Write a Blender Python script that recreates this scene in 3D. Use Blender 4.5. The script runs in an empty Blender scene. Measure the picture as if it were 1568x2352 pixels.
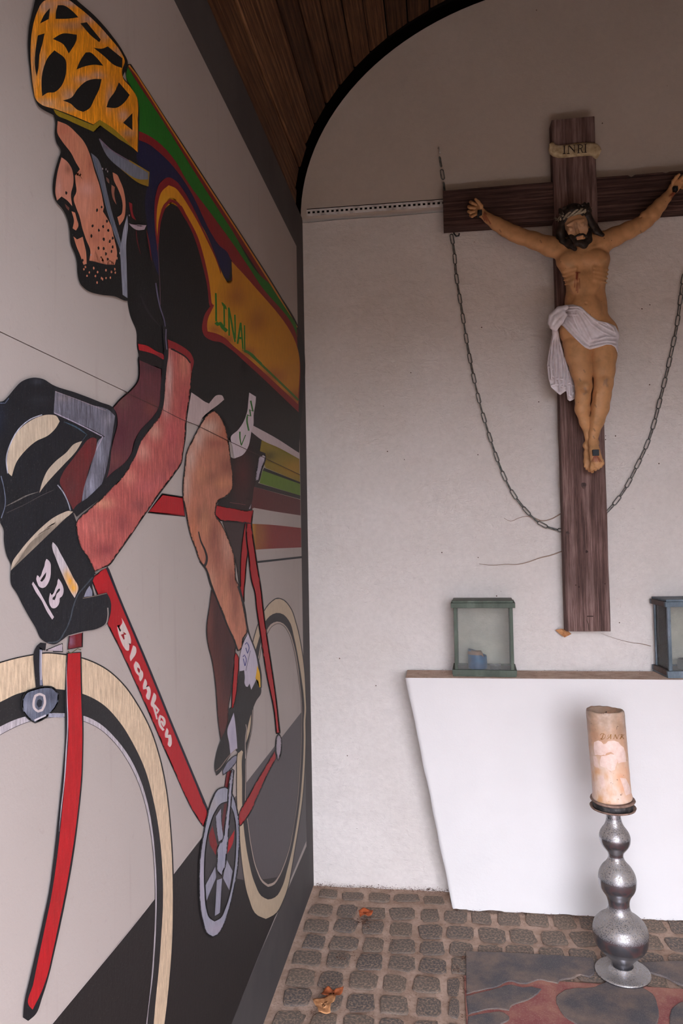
import bpy, bmesh, math, random
import numpy as np
from mathutils import Vector, Matrix, noise as mnoise
from mathutils.geometry import tessellate_polygon

random.seed(7)
np.random.seed(7)
sc = bpy.context.scene
COL = sc.collection

# ------------------------------------------------------------------ camera
CAM_H = 1.35
FPX, YAW, PITCH, ROLL = 1673.11, 0.1342003, 0.0349630, -0.0186850
cf = Vector((-math.sin(YAW) * math.cos(PITCH), math.cos(YAW) * math.cos(PITCH), math.sin(PITCH)))
cr0 = Vector((math.cos(YAW), math.sin(YAW), 0))
cu0 = cr0.cross(cf)
cr = cr0 * math.cos(ROLL) + cu0 * math.sin(ROLL)
cu = -cr0 * math.sin(ROLL) + cu0 * math.cos(ROLL)
CAM_P = Vector((0, 0, CAM_H))
cam_d = bpy.data.cameras.new('camera')
cam = bpy.data.objects.new('camera', cam_d)
COL.objects.link(cam)
cam.matrix_world = Matrix(((cr.x, cu.x, -cf.x, 0), (cr.y, cu.y, -cf.y, 0), (cr.z, cu.z, -cf.z, CAM_H), (0, 0, 0, 1)))
cam_d.sensor_fit = 'AUTO'
cam_d.sensor_width = 36.0
cam_d.lens = FPX * 36.0 / 2352.0
cam_d.clip_start = 0.02
sc.camera = cam

# ------------------------------------------------------------------ light and exposure
sc.view_settings.view_transform = 'Standard'
sc.view_settings.look = 'None'
sc.view_settings.gamma = 1.0
sc.view_settings.use_curve_mapping = False
sc.view_settings.exposure = EXPOSURE = 1.80
wd = bpy.data.worlds.new('overcast_sky')
sc.world = wd
wd.use_nodes = True
wn = wd.node_tree
wn.nodes.clear()
w_out = wn.nodes.new('ShaderNodeOutputWorld')
w_bg = wn.nodes.new('ShaderNodeBackground')
w_tc = wn.nodes.new('ShaderNodeTexCoord')
w_sx = wn.nodes.new('ShaderNodeSeparateXYZ')
w_rp = wn.nodes.new('ShaderNodeValToRGB')
w_rp.color_ramp.elements[0].position = 0.0
w_rp.color_ramp.elements[0].color = (0.75, 0.795, 0.915, 1)
w_lo = w_rp.color_ramp.elements.new(0.0)
w_lo.color = (0.05, 0.035, 0.022, 1)
w_rp.color_ramp.elements[1].position = 0.004
w_rp.color_ramp.elements[1].color = (0.75, 0.795, 0.915, 1)
w_rp.color_ramp.elements[2].position = 1.0
w_rp.color_ramp.elements[2].color = (0.77, 0.825, 0.965, 1)
wn.links.new(w_tc.outputs['Generated'], w_sx.inputs[0])
wn.links.new(w_sx.outputs['Z'], w_rp.inputs[0])
wn.links.new(w_rp.outputs[0], w_bg.inputs['Color'])
w_bg.inputs['Strength'].default_value = 6.3
wn.links.new(w_bg.outputs[0], w_out.inputs['Surface'])

# room dimensions (metres)
XL, XR = -0.519, 1.589          # side walls
YB, YF = 2.84, -0.25            # back wall, open front
ZS = 2.636                      # springing of the vault
XC, VA, VB = 0.535, 1.054, 0.850  # vault centre, half width, rise

portal_d = bpy.data.lights.new('front_opening_portal', 'AREA')
portal_d.shape = 'RECTANGLE'
portal_d.size = 1.67
portal_d.size_y = 2.24
portal_d.cycles.is_portal = True
portal = bpy.data.objects.new('front_opening_portal', portal_d)
portal.location = (XC, YF - 0.36, 1.09)
portal.rotation_euler = (math.radians(-90), 0, 0)
COL.objects.link(portal)


# ------------------------------------------------------------------ picture geometry
def ray(px, py):
    return cf * FPX + cr * (px - 784.0) - cu * (py - 1176.0)


def at_y(px, py, y):
    d = ray(px, py)
    return CAM_P + d * (y / d.y)


def at_x(px, py, x):
    d = ray(px, py)
    return CAM_P + d * (x / d.x)


def at_z(px, py, z):
    d = ray(px, py)
    return CAM_P + d * ((z - CAM_H) / d.z)


# ------------------------------------------------------------------ helpers
def lin(c):
    c = c / 255.0
    return c / 12.92 if c <= 0.04045 else ((c + 0.055) / 1.055) ** 2.4


def rgb(r, g, b, k=1.0):
    return (min(lin(r) * k, 1), min(lin(g) * k, 1), min(lin(b) * k, 1), 1.0)


class NT:
    """small node-tree builder"""
    def __init__(self, name, rough=0.8, metal=0.0, spec=0.3):
        self.m = bpy.data.materials.new(name)
        self.m.use_nodes = True
        self.t = self.m.node_tree
        self.b = self.t.nodes['Principled BSDF']
        self.b.inputs['Roughness'].default_value = rough
        self.b.inputs['Metallic'].default_value = metal
        self.b.inputs['Specular IOR Level'].default_value = spec
        self.tc = self.t.nodes.new('ShaderNodeTexCoord')

    def n(self, kind, **kw):
        nd = self.t.nodes.new(kind)
        for k, v in kw.items():
            if hasattr(nd, k):
                setattr(nd, k, v)
            else:
                nd.inputs[k.replace('_', ' ')].default_value = v
        return nd

    def link(self, a, b):
        self.t.links.new(a, b)

    def coord(self, scale=(1, 1, 1), rot=(0, 0, 0), src='Object'):
        mp = self.n('ShaderNodeMapping')
        mp.inputs['Scale'].default_value = scale
        mp.inputs['Rotation'].default_value = rot
        self.link(self.tc.outputs[src], mp.inputs[0])
        return mp.outputs[0]

    def noise(self, scale, detail=4, rough=0.55, vec=None, dist=0.0):
        nd = self.n('ShaderNodeTexNoise')
        nd.inputs['Scale'].default_value = scale
        nd.inputs['Detail'].default_value = detail
        nd.inputs['Roughness'].default_value = rough
        nd.inputs['Distortion'].default_value = dist
        self.link(vec if vec is not None else self.tc.outputs['Object'], nd.inputs['Vector'])
        return nd.outputs['Fac']

    def ramp(self, fac, stops):
        nd = self.n('ShaderNodeValToRGB')
        cr_ = nd.color_ramp
        while len(cr_.elements) < len(stops):
            cr_.elements.new(0.5)
        for e, (p, c) in zip(cr_.elements, stops):
            e.position = p
            e.color = c if not isinstance(c, (int, float)) else (c, c, c, 1)
        self.link(fac, nd.inputs[0])
        return nd.outputs[0]

    def mix(self, fac, a, b, mode='MIX'):
        nd = self.n('ShaderNodeMix', data_type='RGBA', blend_type=mode)
        for sock, v in ((nd.inputs[0], fac), (nd.inputs[6], a), (nd.inputs[7], b)):
            if isinstance(v, (int, float)):
                sock.default_value = v
            elif isinstance(v, tuple):
                sock.default_value = v
            else:
                self.link(v, sock)
        return nd.outputs[2]

    def math(self, op, a, b=0.0):
        nd = self.n('ShaderNodeMath', operation=op)
        for sock, v in ((nd.inputs[0], a), (nd.inputs[1], b)):
            if isinstance(v, (int, float)):
                sock.default_value = v
            else:
                self.link(v, sock)
        return nd.outputs[0]

    def base(self, c):
        if isinstance(c, tuple):
            self.b.inputs['Base Color'].default_value = c
        else:
            self.link(c, self.b.inputs['Base Color'])

    def bump(self, h, strength=0.3, dist=0.005, prev=None):
        nd = self.n('ShaderNodeBump')
        nd.inputs['Strength'].default_value = strength
        nd.inputs['Distance'].default_value = dist
        self.link(h, nd.inputs['Height'])
        if prev is not None:
            self.link(prev, nd.inputs['Normal'])
        self.link(nd.outputs[0], self.b.inputs['Normal'])
        return nd.outputs[0]

    def attr(self, name, out='Color'):
        nd = self.n('ShaderNodeAttribute', attribute_name=name)
        return nd.outputs[out]


def make_obj(name, verts, faces, mat, parent=None, smooth=False, mats=None, fmat=None):
    me = bpy.data.meshes.new(name)
    me.from_pydata([tuple(v) for v in verts], [], faces)
    for m in (mats or [mat]):
        me.materials.append(m)
    if fmat is not None:
        me.polygons.foreach_set('material_index', fmat)
    if smooth:
        me.polygons.foreach_set('use_smooth', [True] * len(me.polygons))
    me.update()
    o = bpy.data.objects.new(name, me)
    COL.objects.link(o)
    if parent is not None:
        o.parent = parent
        o.matrix_parent_inverse = Matrix.Translation(parent.location).inverted() if parent.type == 'EMPTY' and parent.parent is None else Matrix()
    return o


def from_bm(name, bm, mat, parent=None, smooth=False):
    me = bpy.data.meshes.new(name)
    bm.normal_update()
    bm.to_mesh(me)
    bm.free()
    me.materials.append(mat)
    if smooth:
        me.polygons.foreach_set('use_smooth', [True] * len(me.polygons))
    o = bpy.data.objects.new(name, me)
    COL.objects.link(o)
    if parent is not None:
        o.parent = parent
        o.matrix_parent_inverse = Matrix.Translation(parent.location).inverted() if parent.type == 'EMPTY' and parent.parent is None else Matrix()
    return o


def thing(name, label, cat, loc=(0, 0, 0), group=None):
    o = bpy.data.objects.new(name, None)
    o.empty_display_size = 0.05
    o.location = loc
    COL.objects.link(o)
    tag(o, label, cat, group)
    return o


def tag(o, label=None, cat=None, group=None, kind=None):
    if label:
        o['label'] = label
    if cat:
        o['category'] = cat
    if group:
        o['group'] = group
    if kind:
        o['kind'] = kind
    return o


def bm_box(bm, x0, x1, y0, y1, z0, z1, bevel=0.0, M=None):
    r = bmesh.ops.create_cube(bm, size=1.0)
    vs = r['verts']
    for v in vs:
        v.co = Vector((x0 + (v.co.x + .5) * (x1 - x0), y0 + (v.co.y + .5) * (y1 - y0), z0 + (v.co.z + .5) * (z1 - z0)))
    if bevel > 0:
        es = list({e for v in vs for e in v.link_edges})
        g = bmesh.ops.bevel(bm, geom=es, offset=bevel, segments=2, affect='EDGES', profile=0.6)
        vs = list({v for v in g['verts']} | {v for v in vs if v.is_valid})
    if M is not None:
        bmesh.ops.transform(bm, matrix=M, verts=[v for v in vs if v.is_valid])
    return vs


def catmull(pts, closed=True, corner=48.0, step=3.0):
    """smooth a polyline through its points; sharp turns stay sharp"""
    n = len(pts)
    P = [Vector(p).to_2d() if not isinstance(p, Vector) else p.to_2d() for p in pts]
    if n < 3:
        return P
    sharp = []
    for i in range(n):
        if not closed and i in (0, n - 1):
            sharp.append(True)
            continue
        a = P[i] - P[i - 1]
        b = P[(i + 1) % n] - P[i]
        if a.length < 1e-6 or b.length < 1e-6:
            sharp.append(True)
            continue
        ang = math.degrees(a.angle(b))
        sharp.append(ang > corner)
    out = []
    rng = range(n) if closed else range(n - 1)
    for i in rng:
        p1, p2 = P[i], P[(i + 1) % n]
        p0 = P[i - 1] if not sharp[i] else p1 + (p1 - p2)
        p3 = P[(i + 2) % n] if not sharp[(i + 1) % n] else p2 + (p2 - p1)
        L = (p2 - p1).length
        # centripetal-like tangents scaled to this segment
        def tan(pa, pb, pc):
            u = (pb - pa).length + 1e-6
            v = (pc - pb).length + 1e-6
            return ((pb - pa) / u * v + (pc - pb) / v * u) / (u + v) * L
        t1 = (p2 - p1) if sharp[i] else tan(p0, p1, p2)
        t2 = (p2 - p1) if sharp[(i + 1) % n] else tan(p1, p2, p3)
        k = 1 if (sharp[i] and sharp[(i + 1) % n]) else max(2, min(12, int(L / step)))
        for j in range(k):
            t = j / k
            t2_, t3_ = t * t, t * t * t
            out.append(p1 * (2 * t3_ - 3 * t2_ + 1) + t1 * (t3_ - 2 * t2_ + t) + p2 * (-2 * t3_ + 3 * t2_) + t2 * (t3_ - t2_))
    if not closed:
        out.append(P[-1])
    return out
# ------------------------------------------------------------------ materials of the setting
def plaster_mat(name, c1, c2, bump_s, bump_scale, warm=None):
    t = NT(name, rough=0.92, spec=0.15)
    big = t.noise(1.7, 5, 0.6)
    col = t.mix(t.ramp(big, [(0.35, 0.0), (0.7, 1.0)]), c1, c2)
    fine = t.noise(55, 3, 0.6)
    col = t.mix(t.ramp(fine, [(0.3, 0.0), (0.75, 0.16)]), col, rgb(150, 138, 132))
    # scattered dark specks of flaked paint and fly dirt
    vo = t.n('ShaderNodeTexVoronoi', feature='F1')
    vo.inputs['Scale'].default_value = 24
    t.link(t.tc.outputs['Object'], vo.inputs['Vector'])
    msk = t.noise(9, 3, 0.6)
    sp = t.math('MULTIPLY', t.math('LESS_THAN', vo.outputs['Distance'], 0.06), t.math('GREATER_THAN', msk, 0.60))
    col = t.mix(sp, col, rgb(92, 72, 60))
    t.base(col)
    h1 = t.noise(bump_scale, 6, 0.62, dist=0.4)
    b1 = t.bump(h1, bump_s, 0.012)
    h3 = t.noise(38, 5, 0.7, t.coord((0.6, 1, 1.5)), 0.8)
    b1 = t.bump(t.ramp(h3, [(0.42, 0.0), (0.62, 1.0)]), bump_s * 0.5, 0.004, b1)
    h2 = t.noise(140, 3, 0.6)
    t.bump(h2, 0.25, 0.002, b1)
    return t.m


def mul(c, k):
    return (c[0] * k, c[1] * k, c[2] * k, 1)


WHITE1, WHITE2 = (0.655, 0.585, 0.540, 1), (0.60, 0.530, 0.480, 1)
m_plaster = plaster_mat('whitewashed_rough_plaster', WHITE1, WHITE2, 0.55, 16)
m_plaster_smooth = plaster_mat('smooth_plaster', (0.49, 0.405, 0.340, 1), (0.44, 0.36, 0.30, 1), 0.12, 7)  # browner and darker: upper-wall shade is put into this colour


def wood_mat(name, stops, axis='Y', scale=1.0, rough=0.7, ringy=9.0, bump=0.35, offs=True):
    t = NT(name, rough=rough, spec=0.25)
    sc_ = {'X': (0.09, 1, 1), 'Y': (1, 0.09, 1), 'Z': (1, 1, 0.09)}[axis]
    mp = t.n('ShaderNodeMapping')
    mp.inputs['Scale'].default_value = tuple(s * scale for s in sc_)
    t.link(t.tc.outputs['Object'], mp.inputs[0])
    if offs:
        oi = t.n('ShaderNodeObjectInfo')
        cmb = t.n('ShaderNodeCombineXYZ')
        r = t.math('MULTIPLY', oi.outputs['Random'], 37.0)
        for i in range(3):
            t.link(r, cmb.inputs[i])
        t.link(cmb.outputs[0], mp.inputs['Location'])
    v = mp.outputs[0]
    warp = t.noise(3.0, 3, 0.5, v)
    wv = t.n('ShaderNodeTexWave', wave_type='RINGS', rings_direction=axis)
    wv.inputs['Scale'].default_value = ringy * 2.6
    wv.inputs['Distortion'].default_value = 5.0
    wv.inputs['Detail'].default_value = 3.0
    wv.inputs['Detail Scale'].default_value = 1.4
    t.link(v, wv.inputs['Vector'])
    v2 = t.n('ShaderNodeMapping')
    v2.inputs['Scale'].default_value = tuple(0.35 if q < 1 else 1 for q in sc_)
    t.link(v, v2.inputs[0])
    fine = t.noise(150, 5, 0.75, v2.outputs[0])
    f = t.math('ADD', t.math('MULTIPLY', wv.outputs['Fac'], 0.28), t.math('MULTIPLY', t.ramp(fine, [(0.36, 0.0), (0.64, 1.0)]), 0.62))
    col = t.ramp(f, stops)
    col = t.mix(t.ramp(t.noise(5, 3, 0.6), [(0.4, 0.0), (0.7, 0.5)]), col, mul(stops[0][1], 0.75))
    if offs:
        col2 = t.mix(1.0, col, t.ramp(oi.outputs['Random'], [(0.0, 0.55), (1.0, 1.25)]), 'MULTIPLY')
        t.base(col2)
    else:
        t.base(col)
    t.bump(f, bump, 0.003)
    return t.m


m_plank = wood_mat('dark_stained_vault_planks', [(0.2, (0.045, 0.018, 0.008, 1)), (0.5, (0.115, 0.050, 0.022, 1)), (0.8, (0.20, 0.095, 0.042, 1))], 'Y', 1.2, 0.6, 5.0)
m_cross = wood_mat('weathered_cross_wood', [(0.12, (0.070, 0.038, 0.032, 1)), (0.45, (0.165, 0.092, 0.078, 1)), (0.80, (0.29, 0.185, 0.162, 1))], 'Z', 1.0, 0.8, 10.0, 0.8, offs=False)
m_crossbar = wood_mat('weathered_crossbar_wood_shaded', [(0.12, (0.030, 0.014, 0.011, 1)), (0.45, (0.075, 0.037, 0.030, 1)), (0.80, (0.14, 0.075, 0.062, 1))], 'X', 1.0, 0.8, 10.0, 0.8, offs=False)  # darker than the upright: the shade up there is put into the colour

t = NT('sandy_joint_soil', rough=0.95, spec=0.1)
n1 = t.noise(14, 5, 0.65)
n2 = t.noise(120, 4, 0.7)
c = t.ramp(n1, [(0.3, rgb(150, 122, 104)), (0.55, rgb(184, 156, 138)), (0.8, rgb(200, 174, 156))])
c = t.mix(t.ramp(n2, [(0.55, 0.0), (0.75, 0.7)]), c, rgb(104, 72, 54))
t.base(c)
t.bump(n2, 0.6, 0.004)
m_soil = t.m

t = NT('worn_basalt_cobble', rough=0.85, spec=0.25)
oi = t.n('ShaderNodeObjectInfo')
n1 = t.noise(28, 5, 0.65)
n2 = t.noise(260, 3, 0.7)
n3 = t.noise(11, 4, 0.6)
c = t.ramp(oi.outputs['Random'], [(0.0, rgb(88, 83, 82)), (0.4, rgb(108, 99, 92)), (0.7, rgb(118, 104, 92)), (1.0, rgb(97, 92, 90))])
c = t.mix(t.ramp(n1, [(0.35, 0.0), (0.75, 0.65)]), c, rgb(88, 78, 72))
c = t.mix(t.ramp(n2, [(0.5, 0.0), (0.72, 0.5)]), c, rgb(150, 132, 118))
c = t.mix(t.ramp(n3, [(0.46, 0.0), (0.66, 0.75)]), c, rgb(184, 152, 128))
t.base(c)
t.bump(t.math('ADD', n1, t.math('MULTIPLY', n2, 0.4)), 0.6, 0.004)
m_cobble = t.m

t = NT('dark_slate_paving', rough=0.75, spec=0.3)
n1 = t.noise(9, 5, 0.65)
n2 = t.noise(300, 3, 0.7)
c = t.mix(t.ramp(n1, [(0.4, 0.0), (0.72, 0.8)]), rgb(80, 76, 78), rgb(138, 114, 98))
c = t.mix(t.ramp(n2, [(0.5, 0.0), (0.75, 0.55)]), c, rgb(140, 128, 122))
t.base(c)
t.bump(n2, 0.3, 0.002)
m_slate = t.m

t = NT('maroon_paving_grout', rough=0.85, spec=0.2)
n1 = t.noise(8, 5, 0.65)
n2 = t.noise(240, 3, 0.7)
c = t.mix(t.ramp(n1, [(0.4, 0.0), (0.7, 1.0)]), rgb(136, 78, 76), rgb(168, 120, 102))
c = t.mix(t.ramp(n2, [(0.52, 0.0), (0.75, 0.5)]), c, rgb(190, 154, 138))
t.base(c)
t.bump(n2, 0.3, 0.002)
m_maroon = t.m

t = NT('outdoor_gravel', rough=1.0, spec=0.1)
t.base(t.ramp(t.noise(6, 5, 0.6), [(0.3, (0.040, 0.027, 0.016, 1)), (0.7, (0.085, 0.058, 0.036, 1))]))
m_ground = t.m
t = NT('black_void', rough=1.0, spec=0.0)
t.base((0.008, 0.006, 0.005, 1))
m_void = t.m
t = NT('hedge_green', rough=1.0, spec=0.1)
t.base(t.ramp(t.noise(8, 5, 0.6), [(0.3, (0.02, 0.03, 0.012, 1)), (0.7, (0.07, 0.09, 0.035, 1))]))
m_hedge = t.m


# ------------------------------------------------------------------ walls
def grid_wall(name, fn, nu, nv, mat, flip=False):
    vs = [fn(i / nu, j / nv) for j in range(nv + 1) for i in range(nu + 1)]
    fs = []
    for j in range(nv):
        for i in range(nu):
            a = j * (nu + 1) + i
            q = (a, a + 1, a + nu + 2, a + nu + 1)
            fs.append(q[::-1] if flip else q)
    return make_obj(name, vs, fs, mat, smooth=True)


ZTOP = ZS + VB + 0.35


def back_fn(u, v):
    x = XL - 0.06 + u * (XR - XL + 0.12)
    z = -0.05 + v * 2.665
    n = mnoise.fractal(Vector((x * 2.6, z * 2.6, 3.1)), 0.9, 2.1, 5) * 0.005
    n += mnoise.fractal(Vector((x * 9, z * 14, 7.7)), 0.9, 2.1, 4) * 0.0035
    n = max(-0.004, min(0.008, n))
    return (x, YB - n * min(1, v * 30 + 0.2), z)


wb = grid_wall('wall_back', back_fn, 220, 270, m_plaster)
wb['kind'] = 'structure'
# ragged broken foot of the whitewash where it meets the soil is part of the wall's lower edge

# tympanum above the springing line, smoother plaster toned for shade, slightly proud
tv, tf = [], []
N = 64
for i in range(N + 1):
    a = math.pi * i / N
    tv.append((XC - math.cos(a) * (VA + 0.005), YB - 0.012, ZS - 0.012 + math.sin(a) * (VB + 0.0)))
nt = len(tv)
for i in range(N + 1):
    v = tv[i]
    tv.append((v[0], YB + 0.08, v[2]))
tf.append(tuple(range(N + 1))[::-1])
for i in range(N):
    tf.append((i, i + 1, nt + i + 1, nt + i))
tf.append((0, nt, 2 * nt - 1, nt - 1))
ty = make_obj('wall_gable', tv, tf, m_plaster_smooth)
ty['kind'] = 'structure'


t = NT('tan_painted_side_wall', rough=0.9, spec=0.1)
t.base(t.mix(t.noise(3, 3, 0.5), (0.26, 0.205, 0.165, 1), (0.20, 0.16, 0.13, 1)))
m_right = t.m


def slab(name, x0, x1, y0, y1, z0, z1, mat, kind='structure'):
    bm = bmesh.new()
    bm_box(bm, x0, x1, y0, y1, z0, z1)
    o = from_bm(name, bm, mat)
    o['kind'] = kind
    return o


slab('wall_left', XL - 0.30, XL - 0.0125, YF, YB + 0.3, -0.1, ZS - 0.02, m_plaster_smooth)
slab('wall_right', XR, XR + 0.28, YF, YB + 0.3, -0.1, ZS - 0.02, m_right)
slab('wall_outer_back', XL - 0.3, XR + 0.28, YB + 0.10, YB + 0.3, -0.1, ZTOP, m_void)
slab('ground', -60, 60, -80, YF - 0.42, -0.16, -0.03, m_ground)

# added front wall, its low arched opening shading the upper walls (behind the camera)
OX0, OX1, OZ = -0.30, 1.37, 1.60     # opening: jambs and springing; semicircular-ish top
ORISE = 0.56
fv, ff = [], []
NA = 24
inner = [(OX0, -0.1)] + [((OX0 + OX1) / 2 - math.cos(math.pi * i / NA) * (OX1 - OX0) / 2, OZ + math.sin(math.pi * i / NA) * ORISE) for i in range(NA + 1)] + [(OX1, -0.1)]
OW = 0.62
outer = [(OX0 - OW, -0.1)]
for i in range(NA + 1):
    a = math.pi * i / NA
    outer.append(((OX0 + OX1) / 2 - math.cos(a) * ((OX1 - OX0) / 2 + OW), OZ + math.sin(a) * (ORISE + 1.6)))
outer.append((OX1 + OW, -0.1))
n_ = len(inner)
for y in (YF - 0.35, YF - 0.13):
    fv += [(x, y, z) for x, z in inner] + [(x, y, z) for x, z in outer]
for i in range(n_ - 1):
    ff.append((i, i + 1, n_ + i + 1, n_ + i))
    ff.append((2 * n_ + i + 1, 2 * n_ + i, 3 * n_ + i, 3 * n_ + i + 1))
    ff.append((i + 1, i, 2 * n_ + i, 2 * n_ + i + 1))
wf = make_obj('wall_front_added', fv, ff, m_plaster_smooth)
wf['kind'] = 'structure'

# front arch edge of the vault (outside the picture, behind the camera)
cv, cfa = [], []
for y in (YF - 0.15, YB - 0.03):
    for i in range(41):
        a = math.pi * i / 40
        cv.append((XC - math.cos(a) * (VA + 0.045), y, ZS - 0.02 + math.sin(a) * (VB + 0.045)))
for y in (YF - 0.15, YB + 0.3):
    for i in range(41):
        a = math.pi * i / 40
        cv.append((XC - math.cos(a) * (VA + 0.30), y, ZS - 0.02 + math.sin(a) * (VB + 0.33)))
for i in range(40):
    cfa.append((i, i + 1, 41 + i + 1, 41 + i))
    cfa.append((82 + i + 1, 82 + i, 123 + i, 123 + i + 1))
    cfa.append((i + 1, i, 82 + i, 82 + i + 1))
    cfa.append((41 + i, 41 + i + 1, 123 + i + 1, 123 + i))
ceil = make_obj('ceiling', cv, cfa, m_void)
ceil['kind'] = 'structure'

# vault planks, one object each
arc = []
K = 2000
for i in range(K + 1):
    a = math.pi * i / K
    arc.append(Vector((XC - math.cos(a) * (VA + 0.02), ZS + math.sin(a) * (VB + 0.02))))
cum = [0.0]
for i in range(K):
    cum.append(cum[-1] + (arc[i + 1] - arc[i]).length)
total = cum[-1]


def arc_at(s):
    s = max(0, min(total, s))
    j = int(np.searchsorted(cum, s))
    return arc[max(0, min(K, j))]


s = 0.0
k = 0
while s < total - 0.02:
    w = random.choice([0.088, 0.092, 0.096])
    if s + w > total:
        w = total - s
    p, q = arc_at(s + 0.0025), arc_at(s + w - 0.0025)
    d = (q - p).normalized()
    nrm = Vector((d.y, -d.x))           # towards the room
    dz = random.uniform(-0.004, 0.003)
    y0, y1 = YF - 0.12, YB - 0.055 + random.uniform(-0.006, 0.006)
    th = 0.020
    a_, b_ = p + nrm * dz, q + nrm * dz
    a2, b2 = p - nrm * th, q - nrm * th
    ch = 0.004
    ring = [a2, a_ - nrm * ch, a_ + d * ch, b_ - d * ch, b_ - nrm * ch, b2]
    vs = [(r.x, y, r.y) for y in (y0, y1) for r in ring]
    n6 = 6
    fs = [(i, (i + 1) % n6, n6 + (i + 1) % n6, n6 + i) for i in range(n6)] + [tuple(range(n6))[::-1], tuple(range(n6, 2 * n6))]
    make_obj('plank' if k == 0 else 'plank.%03d' % k, vs, fs, m_plank, ceil)
    s += w
    k += 1

# ------------------------------------------------------------------ floor
fl = grid_wall('floor', lambda u, v: (XL - 0.02 + u * (XR - XL + 0.04), YF + v * (YB - YF + 0.02),
               mnoise.fractal(Vector((u * 24, v * 34, 1.0)), 0.9, 2, 4) * 0.0022 - 0.002), 140, 200, m_soil)
fl['kind'] = 'structure'

SLAB_X0, SLAB_Y1 = 0.040, 2.300
rndf = random.Random(21)


def cobble_mesh(sx, sy, h, seed):
    rr = random.Random(seed)
    n = 12
    rings = []
    for (k_, z) in ((1.0, -0.02), (1.0, h * 0.35), (0.95, h * 0.8), (0.80, h)):
        ring = []
        for i in range(n):
            a = 2 * math.pi * (i + 0.5) / n
            ca, sa = math.cos(a), math.sin(a)
            e = 0.42
            x = math.copysign(abs(ca) ** e, ca) * sx / 2 * k_
            y = math.copysign(abs(sa) ** e, sa) * sy / 2 * k_
            ring.append([x, y, z])
        rings.append(ring)
    j = [(rr.uniform(-1, 1) * sx * 0.055, rr.uniform(-1, 1) * sy * 0.055) for _ in range(n)]
    vs = []
    for ring in rings:
        for i, v in enumerate(ring):
            vs.append((v[0] + j[i][0], v[1] + j[i][1], v[2] + rr.uniform(-1, 1) * 0.0006))
    vs.append((0, 0, h + 0.001))
    fs = []
    for r_ in range(3):
        for i in range(n):
            a, b = r_ * n + i, r_ * n + (i + 1) % n
            fs.append((a, b, b + n, a + n))
    for i in range(n):
        fs.append((3 * n + i, 3 * n + (i + 1) % n, 4 * n))
    return vs, fs


cob_meshes = []
for k in range(14):
    vs, fs = cobble_mesh(1, 1, 1, k)
    me = bpy.data.meshes.new('cobble')
    me.from_pydata([(a, b, c_) for a, b, c_ in vs], [], fs)
    me.materials.append(m_cobble)
    me.polygons.foreach_set('use_smooth', [True] * len(me.polygons))
    cob_meshes.append(me)
# first row (against the altar / back wall) to last
rows_y = [2.768, 2.655, 2.550, 2.448, 2.350, 2.248, 2.145, 2.045, 1.945, 1.845, 1.745, 1.645, 1.545]
nc = 0
for ri, y in enumerate(rows_y):
    x = XL + 0.012 + (0.0 if ri % 3 else 0.01)
    while x < XR - 0.03:
        w = rndf.uniform(0.088, 0.108)
        if x < SLAB_X0 and x + w > SLAB_X0 - 0.014 and y < SLAB_Y1 + 0.02:
            w = SLAB_X0 - 0.006 - x
            if w < 0.03:
                x = SLAB_X0
                continue
        if y < SLAB_Y1 + 0.02 and x >= SLAB_X0 - 0.02 and x < 1.045:
            x = 1.06
            continue
        hgt = rndf.uniform(0.0035, 0.0065)
        dep = rndf.uniform(0.080, 0.090)
        if w > 0.03 and not (y > 2.70 and x > 0.02):
            o = bpy.data.objects.new('cobble' if nc == 0 else 'cobble.%03d' % nc, rndf.choice(cob_meshes))
            COL.objects.link(o)
            o.parent = fl
            sx = (w - rndf.uniform(0.012, 0.026))
            o.scale = (sx, dep * (0.7 if ri == 0 else 1), hgt)
            o.location = (x + w / 2, y + rndf.uniform(-0.006, 0.006), 0)
            o.rotation_euler = (rndf.uniform(-.01, .01), rndf.uniform(-.01, .01), rndf.uniform(-0.07, 0.07))
            nc += 1
        x += w

# paved field of dark slate pieces set in maroon grout
bm = bmesh.new()
bm_box(bm, SLAB_X0, 1.045, 0.9, SLAB_Y1, -0.03, 0.0065, 0.002)
pf = from_bm('paving_bed', bm, m_maroon, fl)


def floor_poly(name, px, mat, z0, z1, parent, seed=0):
    pts = [at_z(x, y, z1).to_2d() for x, y in px]
    pts = catmull(pts, True, 60, 0.012)
    rr = random.Random(seed)
    pts = [p + Vector((rr.uniform(-1, 1), rr.uniform(-1, 1))) * 0.0014 for p in pts]
    c_ = sum(pts, Vector((0, 0))) / len(pts)
    ins = [p + (c_ - p).normalized() * 0.0025 for p in pts]
    n = len(pts)
    vs = [(p.x, p.y, z0) for p in pts] + [(p.x, p.y, z1 - 0.0012) for p in pts] + [(p.x, p.y, z1) for p in ins]
    fs = []
    for r_ in range(2):
        for i in range(n):
            a, b = r_ * n + i, r_ * n + (i + 1) % n
            fs.append((a, b, b + n, a + n))
    for tri in tessellate_polygon([[Vector((p.x, p.y, 0)) for p in ins]]):
        fs.append(tuple(2 * n + i for i in tri))
    me_o = make_obj(name, vs, fs, mat, parent)
    bm2 = bmesh.new()
    bm2.from_mesh(me_o.data)
    bmesh.ops.recalc_face_normals(bm2, faces=bm2.faces)
    bm2.to_mesh(me_o.data)
    bm2.free()
    return me_o


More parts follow.
